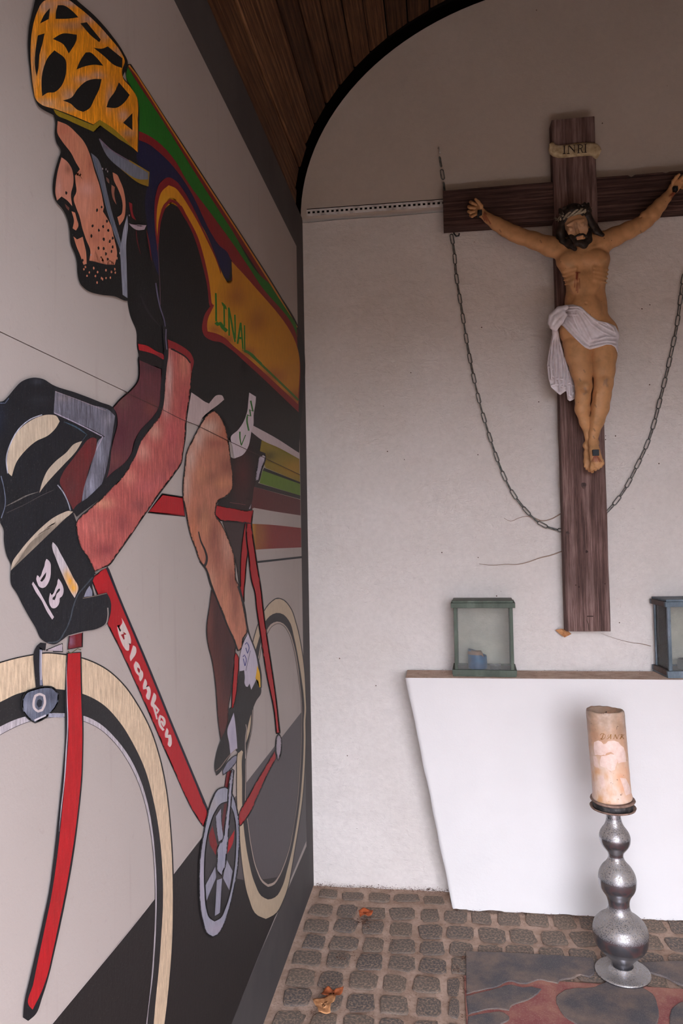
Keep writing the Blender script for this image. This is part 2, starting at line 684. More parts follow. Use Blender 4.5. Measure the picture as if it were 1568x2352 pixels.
Q = lambda s_: [tuple(float(v) / 2.97 + o for v, o in zip(t_.split(','), (1040, 2050))) for t_ in s_.split()]
slates = [
    Q('85,398 400,408 700,425 955,445 965,490 955,555 930,570 870,555 800,585 735,590 715,617 640,600 600,590 560,600 470,620 380,600 300,640 200,660 90,690'),
    Q('90,705 200,675 300,650 400,625 480,645 540,640 600,655 560,700 480,740 400,770 380,800 300,790 200,800 100,830'),
    Q('100,845 220,820 340,815 385,840 380,870 330,890 320,960 90,960'),
    Q('705,710 740,675 820,650 950,645 1010,620 1080,600 1200,615 1300,650 1360,690 1390,760 1388,900 1300,990 1150,1030 950,1000 850,900 760,840 715,770'),
    Q('1480,830 1500,780 1568,740 1700,760 1800,900 1700,1050 1500,1010'),
    Q('1240,480 1400,468 1700,475 1900,560 1850,660 1700,650 1568,630 1500,600 1440,570 1350,540'),
]
for i, px in enumerate(slates):
    floor_poly('slate_piece' if i == 0 else 'slate_piece.%03d' % i, px, m_slate, 0.004, 0.0095, fl, i)
# slate pieces nearer than the picture's lower edge, so the field continues
for i in range(10):
    cx, cy = 0.17 + (i % 4) * 0.24 + (0.1 if i // 4 % 2 else 0), 1.82 - (i // 4) * 0.24
    if cx > 0.95:
        cx -= 0.1
    rr = random.Random(i + 50)
    vs = []
    pts = [(cx + math.cos(a) * rr.uniform(.08, .11), cy + math.sin(a) * rr.uniform(.08, .11)) for a in [2 * math.pi * k_ / 9 for k_ in range(9)]]
    vs = [(x, y, 0.004) for x, y in pts] + [(x, y, 0.0095) for x, y in pts]
    fs = [(k_, (k_ + 1) % 9, 9 + (k_ + 1) % 9, 9 + k_) for k_ in range(9)] + [tuple(range(9, 18))]
    make_obj('slate_piece.%03d' % (i + 6), vs, fs, m_slate, fl)
# ------------------------------------------------------------------ mural on the left wall
# flat paint on two boards; every colour field is a thin layer on the board plane x = XL
CROP = {'A': (0, 0, 3.92), 'B': (80, 200, 3.92), 'C': (300, 100, 3.92), 'D': (0, 750, 3.4087),
        'E': (0, 1100, 3.92), 'F': (300, 650, 3.7333), 'G': (400, 900, 4.7031), 'H': (440, 1350, 5.2267),
        'I': (440, 1650, 4.2764), 'J': (0, 1400, 2.4706), 'K': (180, 1270, 3.2219), 'L': (250, 1400, 6.9176),
        'N': (470, 640, 11.76), 'O': (60, 1220, 10.69), 'Z': (0, 0, 1.0)}


def pp(s):
    """'A 10,20 30,40 ...' -> points in photograph pixels, a letter switches the tracing sheet"""
    out = []
    c = CROP['Z']
    for tk in s.split():
        if tk in CROP:
            c = CROP[tk]
        else:
            x, y = tk.split(',')
            out.append((c[0] + float(x) / c[2], c[1] + float(y) / c[2]))
    return out


t = NT('mural_paint', rough=0.62, spec=0.30)
col = t.attr('paint')
rg = t.attr('ridge', 'Fac')
vs_ = t.coord((1, 1, 0.16))
streak = t.noise(210, 4, 0.7, vs_)
sp1 = t.noise(420, 2, 0.6)
k1 = t.mix(t.math('MULTIPLY', rg, 1.0), (1, 1, 1, 1), t.ramp(streak, [(0.28, 0.50), (0.5, 1.0), (0.72, 1.75)]), 'MULTIPLY')
c = t.mix(1.0, col, k1, 'MULTIPLY')
c = t.mix(t.ramp(sp1, [(0.62, 0.0), (0.80, 0.10)]), c, (0.5, 0.48, 0.46, 1))
t.base(c)
hb = t.math('MULTIPLY', t.math('ADD', streak, t.noise(120, 4, 0.6)), t.math('ADD', t.math('MULTIPLY', rg, 0.9), 0.12))
t.bump(hb, 0.55, 0.0016)
m_paint = t.m

t = NT('mural_board_face', rough=0.8, spec=0.2)
n1 = t.noise(2.2, 4, 0.6)
n2 = t.noise(60, 4, 0.7)
BGC = (0.375, 0.320, 0.292, 1)
c = t.mix(t.ramp(n1, [(0.3, 0.0), (0.75, 1.0)]), BGC, (0.345, 0.292, 0.265, 1))
c = t.mix(t.ramp(n2, [(0.62, 0.0), (0.78, 0.25)]), c, rgb(120, 100, 92))
streak2 = t.noise(26, 4, 0.6, t.coord((1, 1, 0.08)))
c = t.mix(t.ramp(streak2, [(0.60, 0.0), (0.75, 0.14)]), c, rgb(110, 90, 82))
t.base(c)
t.bump(t.noise(180, 4, 0.7), 0.25, 0.0012)
m_board = t.m
t = NT('mural_board_border', rough=0.75, spec=0.25)
c = t.mix(t.ramp(t.noise(5, 4, 0.6), [(0.35, 0.0), (0.7, 1.0)]), rgb(66, 61, 61), rgb(75, 70, 68))
t.base(c)
t.bump(t.noise(200, 3, 0.7), 0.25, 0.001)
m_border = t.m

mural = thing('wall_mural', 'large wall painting of a racing cyclist on pale boards with grey border', 'mural', (XL, 1.4, 0))

# boards: lower and upper, meeting in a hairline joint that climbs slightly in the photograph
MY0, MY1 = -0.2, YB - 0.004
jA, jB = at_x(0, 762, XL), at_x(686, 1089, XL)
slope = (jB.z - jA.z) / (jB.y - jA.y)
jz = lambda y: jA.z + slope * (y - jA.y)
MZT = ZS - 0.006


def board(name, zb, zt):
    vs = []
    for x in (XL - 0.012, XL):
        for (y, z) in ((MY0, zb(MY0)), (MY1, zb(MY1)), (MY1, zt(MY1)), (MY0, zt(MY0))):
            vs.append((x, y, z))
    fs = [(0, 1, 2, 3), (4, 7, 6, 5), (0, 4, 5, 1), (1, 5, 6, 2), (2, 6, 7, 3), (3, 7, 4, 0)]
    o = make_obj(name, vs, fs, m_board, mural)
    return o


board('board', lambda y: 0.002, lambda y: jz(y) - 0.0007)
board('board.001', lambda y: jz(y) + 0.0007, lambda y: MZT)

# painted border, three strips
inTop = 2.465
inR = at_x(686, 900, XL).y
inBot = (at_x(630, 2110, XL).z + at_x(545, 2316, XL).z) / 2


def strip(name, y0, y1, z0, z1, k=1):
    x = XL + 0.00012 * k
    make_obj(name, [(x, y0, z0), (x, y1, z0), (x, y1, z1), (x, y0, z1)], [(0, 1, 2, 3)], m_border, mural)


strip('painted_border', MY0, MY1, inTop, MZT)
strip('painted_border.001', inR, MY1, 0.003, inTop, 1)
strip('painted_border.002', MY0, inR, 0.003, inBot, 1)

PARTS = {}
LAYER = [10]
KPAINT = 0.80


def pc(c):
    return tuple(max(0.006, min(0.92, lin(v) * KPAINT * k_)) for v, k_ in zip(c[:3], (1.02, 0.97, 0.92)))


def emit(part, pts2, tris, color, blobs, ridge, lay):
    X = XL + 0.0002 + lay * 1.6e-5
    d = PARTS.setdefault(part, ([], [], [], []))
    base = len(d[0])
    cc = pc(color)
    bl = [(bx, by, rx, ry, pc(c_), st) for (bx, by, rx, ry, c_, st) in (blobs or [])]
    for (x, y) in pts2:
        p = at_x(x, y, X)
        d[0].append((p.x, p.y, p.z))
        c_ = list(cc)
        for bx, by, rx, ry, c2, st in bl:
            w = st * math.exp(-(((x - bx) / rx) ** 2 + ((y - by) / ry) ** 2))
            for i in range(3):
                c_[i] += (c2[i] - c_[i]) * w
        d[2].append((c_[0], c_[1], c_[2], 1.0))
        d[3].append(ridge)
    for f in tris:
        d[1].append(tuple(base + i for i in f))


def getblobs(bl):
    out = []
    for b in (bl or []):
        s_, rx, ry, c_, st = b
        (x, y), = pp(s_)
        out.append((x, y, rx, ry, c_, st))
    return out


def sh(part, s_, color, blobs=None, ridge=0.25, corner=48, outline=0, oc=(18, 16, 20), step=3.0):
    """a filled colour field"""
    LAYER[0] += 1
    pts = catmull(pp(s_), True, corner, step)
    if outline:
        stroke(part, None, outline, oc, closed=True, pts=pts)
    bl = getblobs(blobs)
    bm = bmesh.new()
    vv = [bm.verts.new((p.x, p.y, 0)) for p in pts]
    try:
        bm.faces.new(vv)
    except ValueError:
        bm.free()
        return
    bmesh.ops.triangulate(bm, faces=bm.faces[:])
    if bl:
        xs = [p.x for p in pts]
        ys = [p.y for p in pts]
        gx = max(6.0, (max(xs) - min(xs)) / 26)
        gy = max(8.0, (max(ys) - min(ys)) / 36)
        x = min(xs) + gx
        while x < max(xs):
            bmesh.ops.bisect_plane(bm, geom=bm.verts[:] + bm.edges[:] + bm.faces[:], plane_co=(x, 0, 0), plane_no=(1, 0, 0), dist=1e-5)
            x += gx
        y = min(ys) + gy
        while y < max(ys):
            bmesh.ops.bisect_plane(bm, geom=bm.verts[:] + bm.edges[:] + bm.faces[:], plane_co=(0, y, 0), plane_no=(0, 1, 0), dist=1e-5)
            y += gy
    bm.verts.index_update()
    P2 = [(v.co.x, v.co.y) for v in bm.verts]
    F = [tuple(v.index for v in f.verts) for f in bm.faces]
    bm.free()
    emit(part, P2, F, color, bl, ridge, LAYER[0])


def stroke(part, s_, w, color, closed=False, taper=False, pts=None, ridge=0.25, w2=None, blobs=None):
    """a brush line of width w pixels"""
    LAYER[0] += 1
    if pts is None:
        pts = catmull(pp(s_), closed, 50, 3.0)
    n = len(pts)
    P2, F = [], []
    for i, p in enumerate(pts):
        if closed:
            a, b = pts[i - 1], pts[(i + 1) % n]
        else:
            a, b = pts[max(0, i - 1)], pts[min(n - 1, i + 1)]
        d = b - a
        if d.length < 1e-6:
            d = Vector((1, 0))
        d.normalize()
        nr = Vector((-d.y, d.x))
        u = i / max(1, n - 1)
        ww = w if w2 is None else w + (w2 - w) * u
        if taper:
            ww *= math.sin(math.pi * min(max(u, 0.04), 0.96)) ** 0.6
        P2.append(tuple(p + nr * ww / 2))
        P2.append(tuple(p - nr * ww / 2))
    for i in range(n if closed else n - 1):
        j = (i + 1) % n
        F.append((2 * i, 2 * i + 1, 2 * j + 1, 2 * j))
    emit(part, P2, F, color, getblobs(blobs), ridge, LAYER[0])


def resamp(pts, n):
    L = [0.0]
    for i in range(1, len(pts)):
        L.append(L[-1] + (pts[i] - pts[i - 1]).length)
    out = []
    for k_ in range(n):
        s_ = L[-1] * k_ / (n - 1)
        j = min(len(pts) - 2, max(0, int(np.searchsorted(L, s_)) - 1))
        seg = L[j + 1] - L[j]
        u = 0 if seg < 1e-9 else (s_ - L[j]) / seg
        out.append(pts[j].lerp(pts[j + 1], min(1, max(0, u))))
    return out


def band(part, s1, s2, color, n=90, blobs=None, ridge=0.25, closed=False):
    """the field between two lines"""
    LAYER[0] += 1
    a = resamp(catmull(pp(s1), False, 50), n)
    b = resamp(catmull(pp(s2), False, 50), n)
    P2, F = [], []
    for p, q in zip(a, b):
        P2 += [tuple(p), tuple(q)]
    for i in range(n - 1):
        F.append((2 * i, 2 * i + 1, 2 * i + 3, 2 * i + 2))
    emit(part, P2, F, color, getblobs(blobs), ridge, LAYER[0])


def dots(part, s_, color, rx=1.5, ry=2.6, ridge=0.1):
    LAYER[0] += 1
    for (x, y) in pp(s_):
        P2 = []
        for k_ in range(8):
            a = k_ * math.pi / 4
            P2.append((x + math.cos(a) * rx * random.uniform(.7, 1.2), y + math.sin(a) * ry * random.uniform(.7, 1.2)))
        emit(part, P2, [tuple(range(8))], color, None, ridge, LAYER[0])


BLK = (24, 22, 25)
RED = (168, 20, 32)
DRED = (118, 22, 30)
CREAM = (206, 184, 158)
SILV = (150, 152, 168)
WHT = (200, 186, 196)
SKIN = (196, 128, 104)
ARM = (176, 90, 86)
LEG = (182, 118, 96)
ORG = (232, 150, 14)
YEL = (208, 140, 26)
GRN = (30, 112, 28)
NAVY = (26, 28, 66)

# --- road
sh('painted_road', 'Z 699.5,1626 360,2058 119,2353 531,2353 630,2110 703,1932 701.5,1780', (86, 80, 84), ridge=0.15, corner=5)
sh('painted_road', 'Z 467,1920 360,2058 119,2353 531,2353 630,2110 658,2050 660,2024 640,2014 600,2020 545,2018 500,1990 470,1985', (33, 29, 29), ridge=0.3, corner=30)
stroke('painted_road', 'Z 465,1918 360,2058 119,2353', 1.2, (190, 180, 180))

# --- speed streaks behind the saddle
sh('painted_speed_streaks', 'G 945,520 1120,600 1350,725 1358,975 985,820 925,640', (140, 122, 34), [('G 1250,650', 30, 14, (122, 120, 34), .7), ('G 1030,690', 14, 10, (70, 62, 24), .8), ('G 1300,830', 30, 20, (176, 134, 34), .8)], corner=10)
sh('painted_speed_streaks', 'G 970,820 1360,975 1360,995 955,850', (24, 22, 24), corner=10)
sh('painted_speed_streaks', 'G 955,850 1360,995 1360,1120 920,985', (98, 128, 40), corner=10)
sh('painted_speed_streaks', 'G 905,985 1362,1120 1362,1160 860,1025', (34, 30, 30), corner=10)
sh('painted_speed_streaks', 'G 860,1025 1362,1165 1364,1335 1000,1278 860,1252 800,1290 760,1280 800,1200', (92, 38, 38), corner=20)
sh('painted_speed_streaks', 'G 830,1425 1000,1433 1368,1470 1372,1680 1000,1697 875,1705 850,1560', (128, 38, 38), [('G 850,1560', 7, 60, (200, 150, 30), 1.0), ('G 920,1560', 18, 60, (150, 92, 46), .9)], corner=10)
stroke('painted_speed_streaks', 'G 890,1840 1380,1785', 4.6, (26, 30, 36))

# --- rear wheel
RO = ['H 745,620 800,440 862,300 950,180 1030,130 1100,150 1180,240 1250,430 1310,700 1350,1000 1366,1300 1372,1500 I 1118,0 1118,200 1108,500 1085,800 1050,1050 1010,1290 975,1500 945,1650 900,1780 820,1920 730,1970 640,1930 560,1760 500,1450 470,1130 450,900 445,550 448,380 H 640,1700 680,1300 700,900 745,620']
RI = ['H 775,720 830,540 880,410 950,330 1035,300 1100,320 1170,400 1230,600 1280,850 1320,1100 1345,1300 1352,1500 I 1101,0 1101,200 1090,500 1065,800 1030,1050 985,1300 940,1480 890,1650 830,1750 760,1784 690,1750 620,1620 560,1400 520,1150 500,930 495,600 495,380 H 700,1700 715,1300 730,900 775,720']
R2 = ['H 800,830 850,600 900,510 960,430 1040,405 1100,430 1170,520 1225,680 1270,900 1300,1150 1320,1350 1325,1500 I 1083,0 1080,200 1066,500 1042,800 1005,1050 960,1290 905,1460 860,1560 800,1640 750,1655 700,1620 640,1500 580,1250 550,1030 530,900 528,600 532,380 H 715,1700 735,1300 760,1000 800,830']
R3 = ['H 812,850 860,640 905,560 970,460 1045,430 1100,455 1160,540 1215,700 1260,920 1290,1150 1312,1350 1318,1500 I 1078,0 1075,200 1060,500 1036,800 1000,1050 952,1290 900,1440 855,1540 800,1610 750,1628 710,1600 650,1490 590,1250 558,1030 538,900 535,600 538,380 H 722,1700 745,1300 770,1000 812,850']
stroke('painted_rear_wheel', RO[0], 4.0, BLK)
band('painted_rear_wheel', RO[0], RI[0], (190, 172, 148), 160)
band('painted_rear_wheel', RI[0], R2[0], (40, 38, 40), 160)
band('painted_rear_wheel', R2[0], R3[0], (176, 160, 150), 160)
stroke('painted_rear_wheel', R3[0], 1.2, (60, 54, 54))
# --- hub
# --- front wheel
FO = 'J -60,325 0,305 100,277 200,258 260,250 345,256 500,290 600,340 700,430 780,545 850,680 900,830 940,1020 965,1250 978,1500 980,1700 975,1900 960,2100 945,2250 930,2370'
F1 = 'J -60,550 0,525 100,478 200,456 360,455 480,482 580,535 680,640 760,770 820,900 870,1080 905,1280 920,1450 925,1650 915,1850 900,2050 885,2200 870,2370'
F2 = 'J -60,700 0,665 100,620 200,596 360,588 490,608 570,650 650,725 730,830 790,950 835,1090 865,1250 880,1400 888,1550 888,1700 880,1900 865,2100 845,2250 833,2370'
F3 = 'J -60,745 0,712 60,680 140,645 250,618 360,610 490,640 560,675 640,745 715,845 775,960 825,1110 855,1270 872,1420 880,1620 878,1750 870,1920 852,2150 826,2370'
stroke('painted_front_wheel', FO, 6.0, BLK)
band('painted_front_wheel', FO, F1, CREAM, 110, ridge=0.55)
band('painted_front_wheel', F1, F2, (36, 35, 37), 110)
band('painted_front_wheel', F2, F3, (178, 172, 180), 110, ridge=0.6)
stroke('painted_front_wheel', F3, 1.2, (50, 46, 48))

# --- bicycle frame, far pieces
sh('painted_bicycle_frame', 'G 520,1400 755,1415 745,1560 715,2000 705,2100 655,1800 600,1620', (62, 48, 48), corner=20, outline=2)
sh('painted_bicycle_frame', 'I 320,690 345,520 395,510 385,600 365,700 350,830 320,1100 290,1100 300,900', (112, 26, 30), outline=2, corner=20)
sh('painted_bicycle_frame', 'G 765,1405 835,1400 800,1690 775,1900 765,2050 H 632,0 628,180 610,160 575,0 G 715,2100 712,1960 740,1560', RED, outline=3, corner=20)
sh('painted_bicycle_frame', 'G 790,1270 840,1270 835,1420 870,1700 900,1900 H 835,30 862,280 900,560 960,950 1010,1300 1055,1700 1060,1742 1015,1748 990,1500 900,1050 830,600 780,270 742,0 G 850,2100 800,1750 780,1600', RED, outline=3.6, corner=20)
sh('painted_bicycle_frame', 'G 455,1225 620,1255 800,1285 850,1280 835,1420 765,1412 500,1390 430,1320', RED, outline=3.4, corner=25)
sh('painted_bicycle_frame', 'D 1270,1312 1430,1337 1445,1482 1160,1455', RED, outline=5, corner=10)
sh('painted_bicycle_frame', 'I 822,310 825,395 740,560 650,760 560,950 475,1060 455,1000 470,930 545,790 650,600 740,450', (158, 32, 36), outline=3.2, corner=25)
sh('painted_bicycle_frame', 'K 95,190 215,100 330,400 500,800 700,1290 850,1650 958,1935 925,2025 880,1960 700,1590 500,1130 300,690 220,530 150,330', RED, [('K 150,200', 20, 30, (186, 24, 34), .6)], outline=3.4, corner=30, ridge=0.2)
stroke('painted_bicycle_frame', 'K 205,95 330,400 500,800 700,1290 850,1650 965,1925', 5.0, (22, 22, 38))
sh('painted_bicycle_frame', 'I 855,150 878,200 882,260 875,350 850,412 830,350 826,250 838,180', (158, 150, 164), [('I 862,260', 4, 22, (196, 184, 194), .8)], outline=3.6)
sh('painted_bicycle_frame', 'G 800,1205 832,1212 824,1276 800,1270', (170, 160, 172), outline=3.5, corner=20)

# --- lettering on the down tube: Blanken
L_ = (204, 190, 186)
LT = 'painted_tube_lettering'
for dx, c_ in ((-1.6, (214, 54, 78)), (0, L_)):
    o_ = CROP['L']
    CROP['L'] = (250 + dx, 1400 + dx * 0.2, 6.9176)
    sh(LT, 'L 200,130 235,190 270,260 310,350 340,430 352,500 348,550 320,530 325,590 318,650 290,655 240,600 195,510 160,410 140,320 132,260 175,355 195,330 175,300 215,200', c_, corner=60)
    sh(LT, 'L 385,570 420,590 437,650 420,720 385,770 345,825 333,760 355,670', c_, corner=60)
    sh(LT, 'L 425,820 465,850 495,910 505,950 535,985 547,1040 525,1110 500,1143 482,1110 480,1065 435,1010 408,950 398,880', c_, corner=60)
    sh(LT, 'L 575,1100 600,1140 605,1180 590,1235 640,1215 663,1280 660,1370 640,1437 605,1420 590,1370 610,1300 595,1260 545,1272 540,1220 555,1150', c_, corner=70)
    sh(LT, 'L 715,1320 750,1360 750,1420 715,1500 690,1555 668,1520 680,1430', c_, corner=60)
    stroke(LT, 'L 705,1500 740,1640 765,1745', 6, c_, w2=3)
    stroke(LT, 'L 725,1520 790,1600 760,1650', 4.5, c_)
    stroke(LT, 'L 825,1770 850,1800 870,1850 885,1800 860,1720 815,1690 800,1760 820,1850 870,1920', 5.2, c_)
    sh(LT, 'L 920,1880 945,1920 945,1960 935,1990 985,1990 1000,2070 995,2150 970,2188 935,2150 945,2090 945,2040 895,2035 890,1980', c_, corner=70)
    CROP['L'] = o_
sh(LT, 'L 190,400 235,385 230,355 275,385 270,400 240,400 250,470 235,480', (150, 18, 30), corner=60)
sh(LT, 'L 450,918 485,940 495,985 480,1010 455,970', (150, 18, 30))

# --- torso in black
TOR = 'Z 285,150 300,148 328,192 374,263 422,337 479,424 555,541 632,661 683,745 687,1040 581,980 572,1030 560,1060 545,1040 530,1010 524,985 512,960 494,941 506,925 480,928 465,918 452,910 439,902 441,860 443,822 415,800 384,780 370,850 340,860 315,800 313,760 300,728 291,680 284,560 290,400 310,320'
sh('painted_jersey', TOR, (17, 16, 18), [('F 100,150', 10, 30, (34, 32, 36), .7), ('F 1250,1200', 50, 30, (38, 34, 34), .8)], corner=40)
stroke('painted_jersey', 'C -26,190 0,190 110,360 290,640 480,930 700,1270 1000,1730 1300,2200 Z 683,748', 3.0, (20, 16, 16))
stroke('painted_jersey', 'C -16,196 50,280 110,372 290,655 480,950 700,1290 1000,1750 1300,2225 Z 682,752', 3.6, (208, 132, 44))
band('painted_jersey', 'C -26,200 0,228 110,385 290,668 480,962 700,1302 1000,1762 1300,2240 Z 683,758', 'C -26,215 0,270 60,362 280,690 470,995 640,1270 900,1670 1180,2110 Z 683,776', (122, 28, 32))
sh('painted_jersey', 'C -26,208 0,262 60,352 280,682 470,987 640,1262 900,1662 1180,2102 F 1183,0 1240,86 1300,176 1360,266 1416,352 1424,480 1260,238 1100,0 C 1060,2010 880,1750 700,1500 560,1320 500,1230 400,1060 300,940 190,850 74,790 68,640 45,470 0,380 -40,300', GRN, [('F 1400,380', 30, 40, (52, 122, 40), .6)], corner=60)
sh('painted_jersey', 'C 60,780 190,845 300,935 400,1055 500,1225 560,1315 700,1500 880,1745 1060,2008 F 1100,0 1426,478 1430,565 1035,0 C 900,1940 870,1885 800,1820 720,1700 640,1540 600,1450 520,1300 430,1170 350,1070 250,975 160,905 62,865', (132, 28, 34), corner=60)
sh('painted_jersey', 'C 66,868 150,900 250,975 350,1070 440,1180 520,1300 600,1450 650,1560 720,1700 800,1820 870,1880 897,1940 897,2050 880,2122 850,2105 820,2050 740,1850 640,1640 560,1470 480,1340 400,1240 330,1210 270,1240 230,1330 216,1500 222,1700 245,1900 255,2100 225,2020 190,1900 150,1640 130,1400 150,1280 168,1170 80,1100 50,980', NAVY, [('C 180,1500', 14, 60, (20, 20, 40), .7)], corner=60)
# torso side panel, yellow with red edge
sh('painted_jersey', 'Z 470,560 484,620 F 655,0 680,100 695,180 670,215 640,260 618,330 613,400 630,450 700,495 770,508 840,555 1000,695 1440,1110 1432,560 1035,0 C 912,1945 915,2080 897,2165 860,2150 800,2015 740,1850 640,1640 560,1500', (134, 30, 34), corner=60)
sh('painted_jersey', 'C 560,1520 640,1640 740,1850 800,2010 850,2120 880,2165 905,2150 912,2060 908,1960 F 1035,0 1432,568 1436,1040 1000,640 870,530 800,465 740,435 660,415 655,370 665,300 692,240 714,190 700,100 683,0 C 700,2150 660,1950 620,1800 570,1680 510,1560', (200, 136, 28),
   [('F 900,120', 26, 26, (150, 84, 30), .75), ('F 1080,330', 24, 30, (150, 84, 30), .7), ('F 1250,560', 30, 40, (196, 134, 30), .5), ('F 720,400', 16, 12, (150, 80, 34), .8), ('F 830,480', 16, 12, (150, 72, 34), .8), ('F 1000,600', 18, 14, (148, 62, 36), .8), ('F 1200,800', 40, 18, (160, 78, 40), .8), ('F 1400,980', 40, 18, (150, 70, 38), .8), ('F 1400,800', 20, 31, (200, 140, 40), .7), ('C 960,2080', 14, 34, (172, 100, 28), .5)], corner=60)
stroke('painted_jersey', 'F 960,570 985,585 1020,600 1100,680 1200,775 1320,890 1438,1005', 5.0, (70, 116, 46))
# sleeve loop
sh('painted_jersey', 'C 255,2100 245,1900 222,1700 214,1500 225,1370 270,1250 340,1205 410,1240 480,1330 560,1470 640,1640 740,1850 800,2010 812,2050 770,2150 720,2330 650,2100 560,1800 400,1480 320,1480 270,1700', (126, 28, 36), corner=60)
sh('painted_jersey', 'C 244,1800 232,1600 246,1440 282,1330 342,1275 400,1300 460,1370 530,1480 600,1600 690,1780 780,1980 808,2080 790,2200 755,2352 725,2352 700,2150 660,1950 620,1800 570,1680 510,1560 450,1450 400,1400 350,1390 310,1420 270,1520 250,1650', YEL, [('C 300,1420', 12, 20, (216, 158, 40), .7)], corner=60)
stroke('painted_jersey', 'C 250,1860 254,1700 275,1550 315,1450 358,1412 405,1430 460,1500 520,1600 590,1740 640,1900 690,2120 718,2352 F 700,180', 6.5, (128, 26, 34))
sh('painted_jersey', 'C 262,2352 252,1950 256,1750 280,1575 318,1480 360,1442 410,1462 470,1548 540,1670 595,1810 645,1990 688,2180 705,2352 500,2400', (15, 14, 16), corner=60)
stroke('painted_jersey', 'C 246,1800 252,1950 262,2150 268,2352', 1.8, (86, 66, 78))
stroke('painted_jersey', 'F 215,0 228,90 250,200 290,330 300,440 300,500 285,640', 3.2, (96, 92, 118), w2=2)
stroke('painted_jersey', 'F 80,90 120,190 180,290 250,370', 5, (44, 40, 46), taper=True)
stroke('painted_jersey', 'C 45,1640 60,1780 90,1900', 2.2, (96, 30, 36), taper=True)
# lettering on the jersey: LINAL
LT = 'painted_jersey_lettering'
G_ = (38, 112, 30)
for c_, dx, w_ in (((226, 160, 40), -2.3, 1.5), (G_, 0, 4.2)):
    o_ = CROP['N']
    CROP['N'] = (470 + dx, 640, 11.76)
    stroke(LT, 'N 298,390 305,700 308,1150', w_, c_)
    stroke(LT, 'N 520,720 525,1000 530,1290', w_ * 0.9, c_)
    stroke(LT, 'N 645,780 655,1150 658,1540', w_ * 0.9, c_)
    stroke(LT, 'N 648,800 700,1050 760,1400 820,1710', w_, c_)
    stroke(LT, 'N 812,975 820,1250 822,1620', w_ * 0.9, c_)
    stroke(LT, 'N 970,1190 930,1450 885,1760', w_, c_)
    stroke(LT, 'N 972,1190 1000,1500 1030,1900', w_ * 0.9, c_)
    stroke(LT, 'N 1070,1260 1075,1600 1080,1950', w_ * 0.8, c_)
    CROP['N'] = o_
stroke(LT, 'N 300,1180 350,1235 430,1210 470,1290 600,1420', 8, G_)
stroke(LT, 'N 460,640 510,710 590,830', 6, G_, taper=True)
stroke(LT, 'N 920,1600 1000,1610', 5, G_)
stroke(LT, 'N 1070,1950 1170,1990 1300,2100 1529,2310', 6, (56, 116, 44))

# --- waist opening and leg band
sh('painted_shorts', 'F 520,938 575,975 640,1020 672,1034 692,1008 740,962 785,966 801,1000 740,1052 680,1095 600,1180 590,1220 480,1190 500,1050', (186, 168, 168), corner=60)
sh('painted_shorts', 'G 600,700 640,720 760,660 850,420 945,520 925,640 985,665 985,745 955,830 905,985 860,1025 835,1200 790,1290 465,1225 480,1170 590,1110 632,1020 630,930', (28, 22, 22), [('G 740,900', 20, 55, (78, 28, 28), .95), ('G 720,1100', 18, 30, (58, 26, 26), .8)], corner=40)
sh('painted_shorts', 'G 832,370 853,365 1100,500 1350,662 1350,725 1120,600 945,520 835,435', (196, 182, 186), corner=20)
sh('painted_shorts', 'G 810,8 882,52 880,100 858,240 852,372 835,420 822,500 800,590 740,680 650,720 630,600 612,485 690,410 750,320 790,200 800,100', (204, 192, 200), corner=60)
stroke('painted_shorts', 'G 825,95 850,212 815,190 825,262 790,250 785,300 805,420', 3.6, G_)
stroke('painted_shorts', 'G 708,430 710,500 724,580 770,465', 3.6, G_, w2=2)
sh('painted_shorts', 'G 962,676 984,695 980,745 955,800 935,870 910,955 876,965 882,900 900,790 925,700', (176, 168, 184), [('G 960,710', 5, 8, (206, 200, 212), .9)], outline=3)
stroke('painted_shorts', 'G 600,1195 770,1220', 1.2, (120, 70, 70))

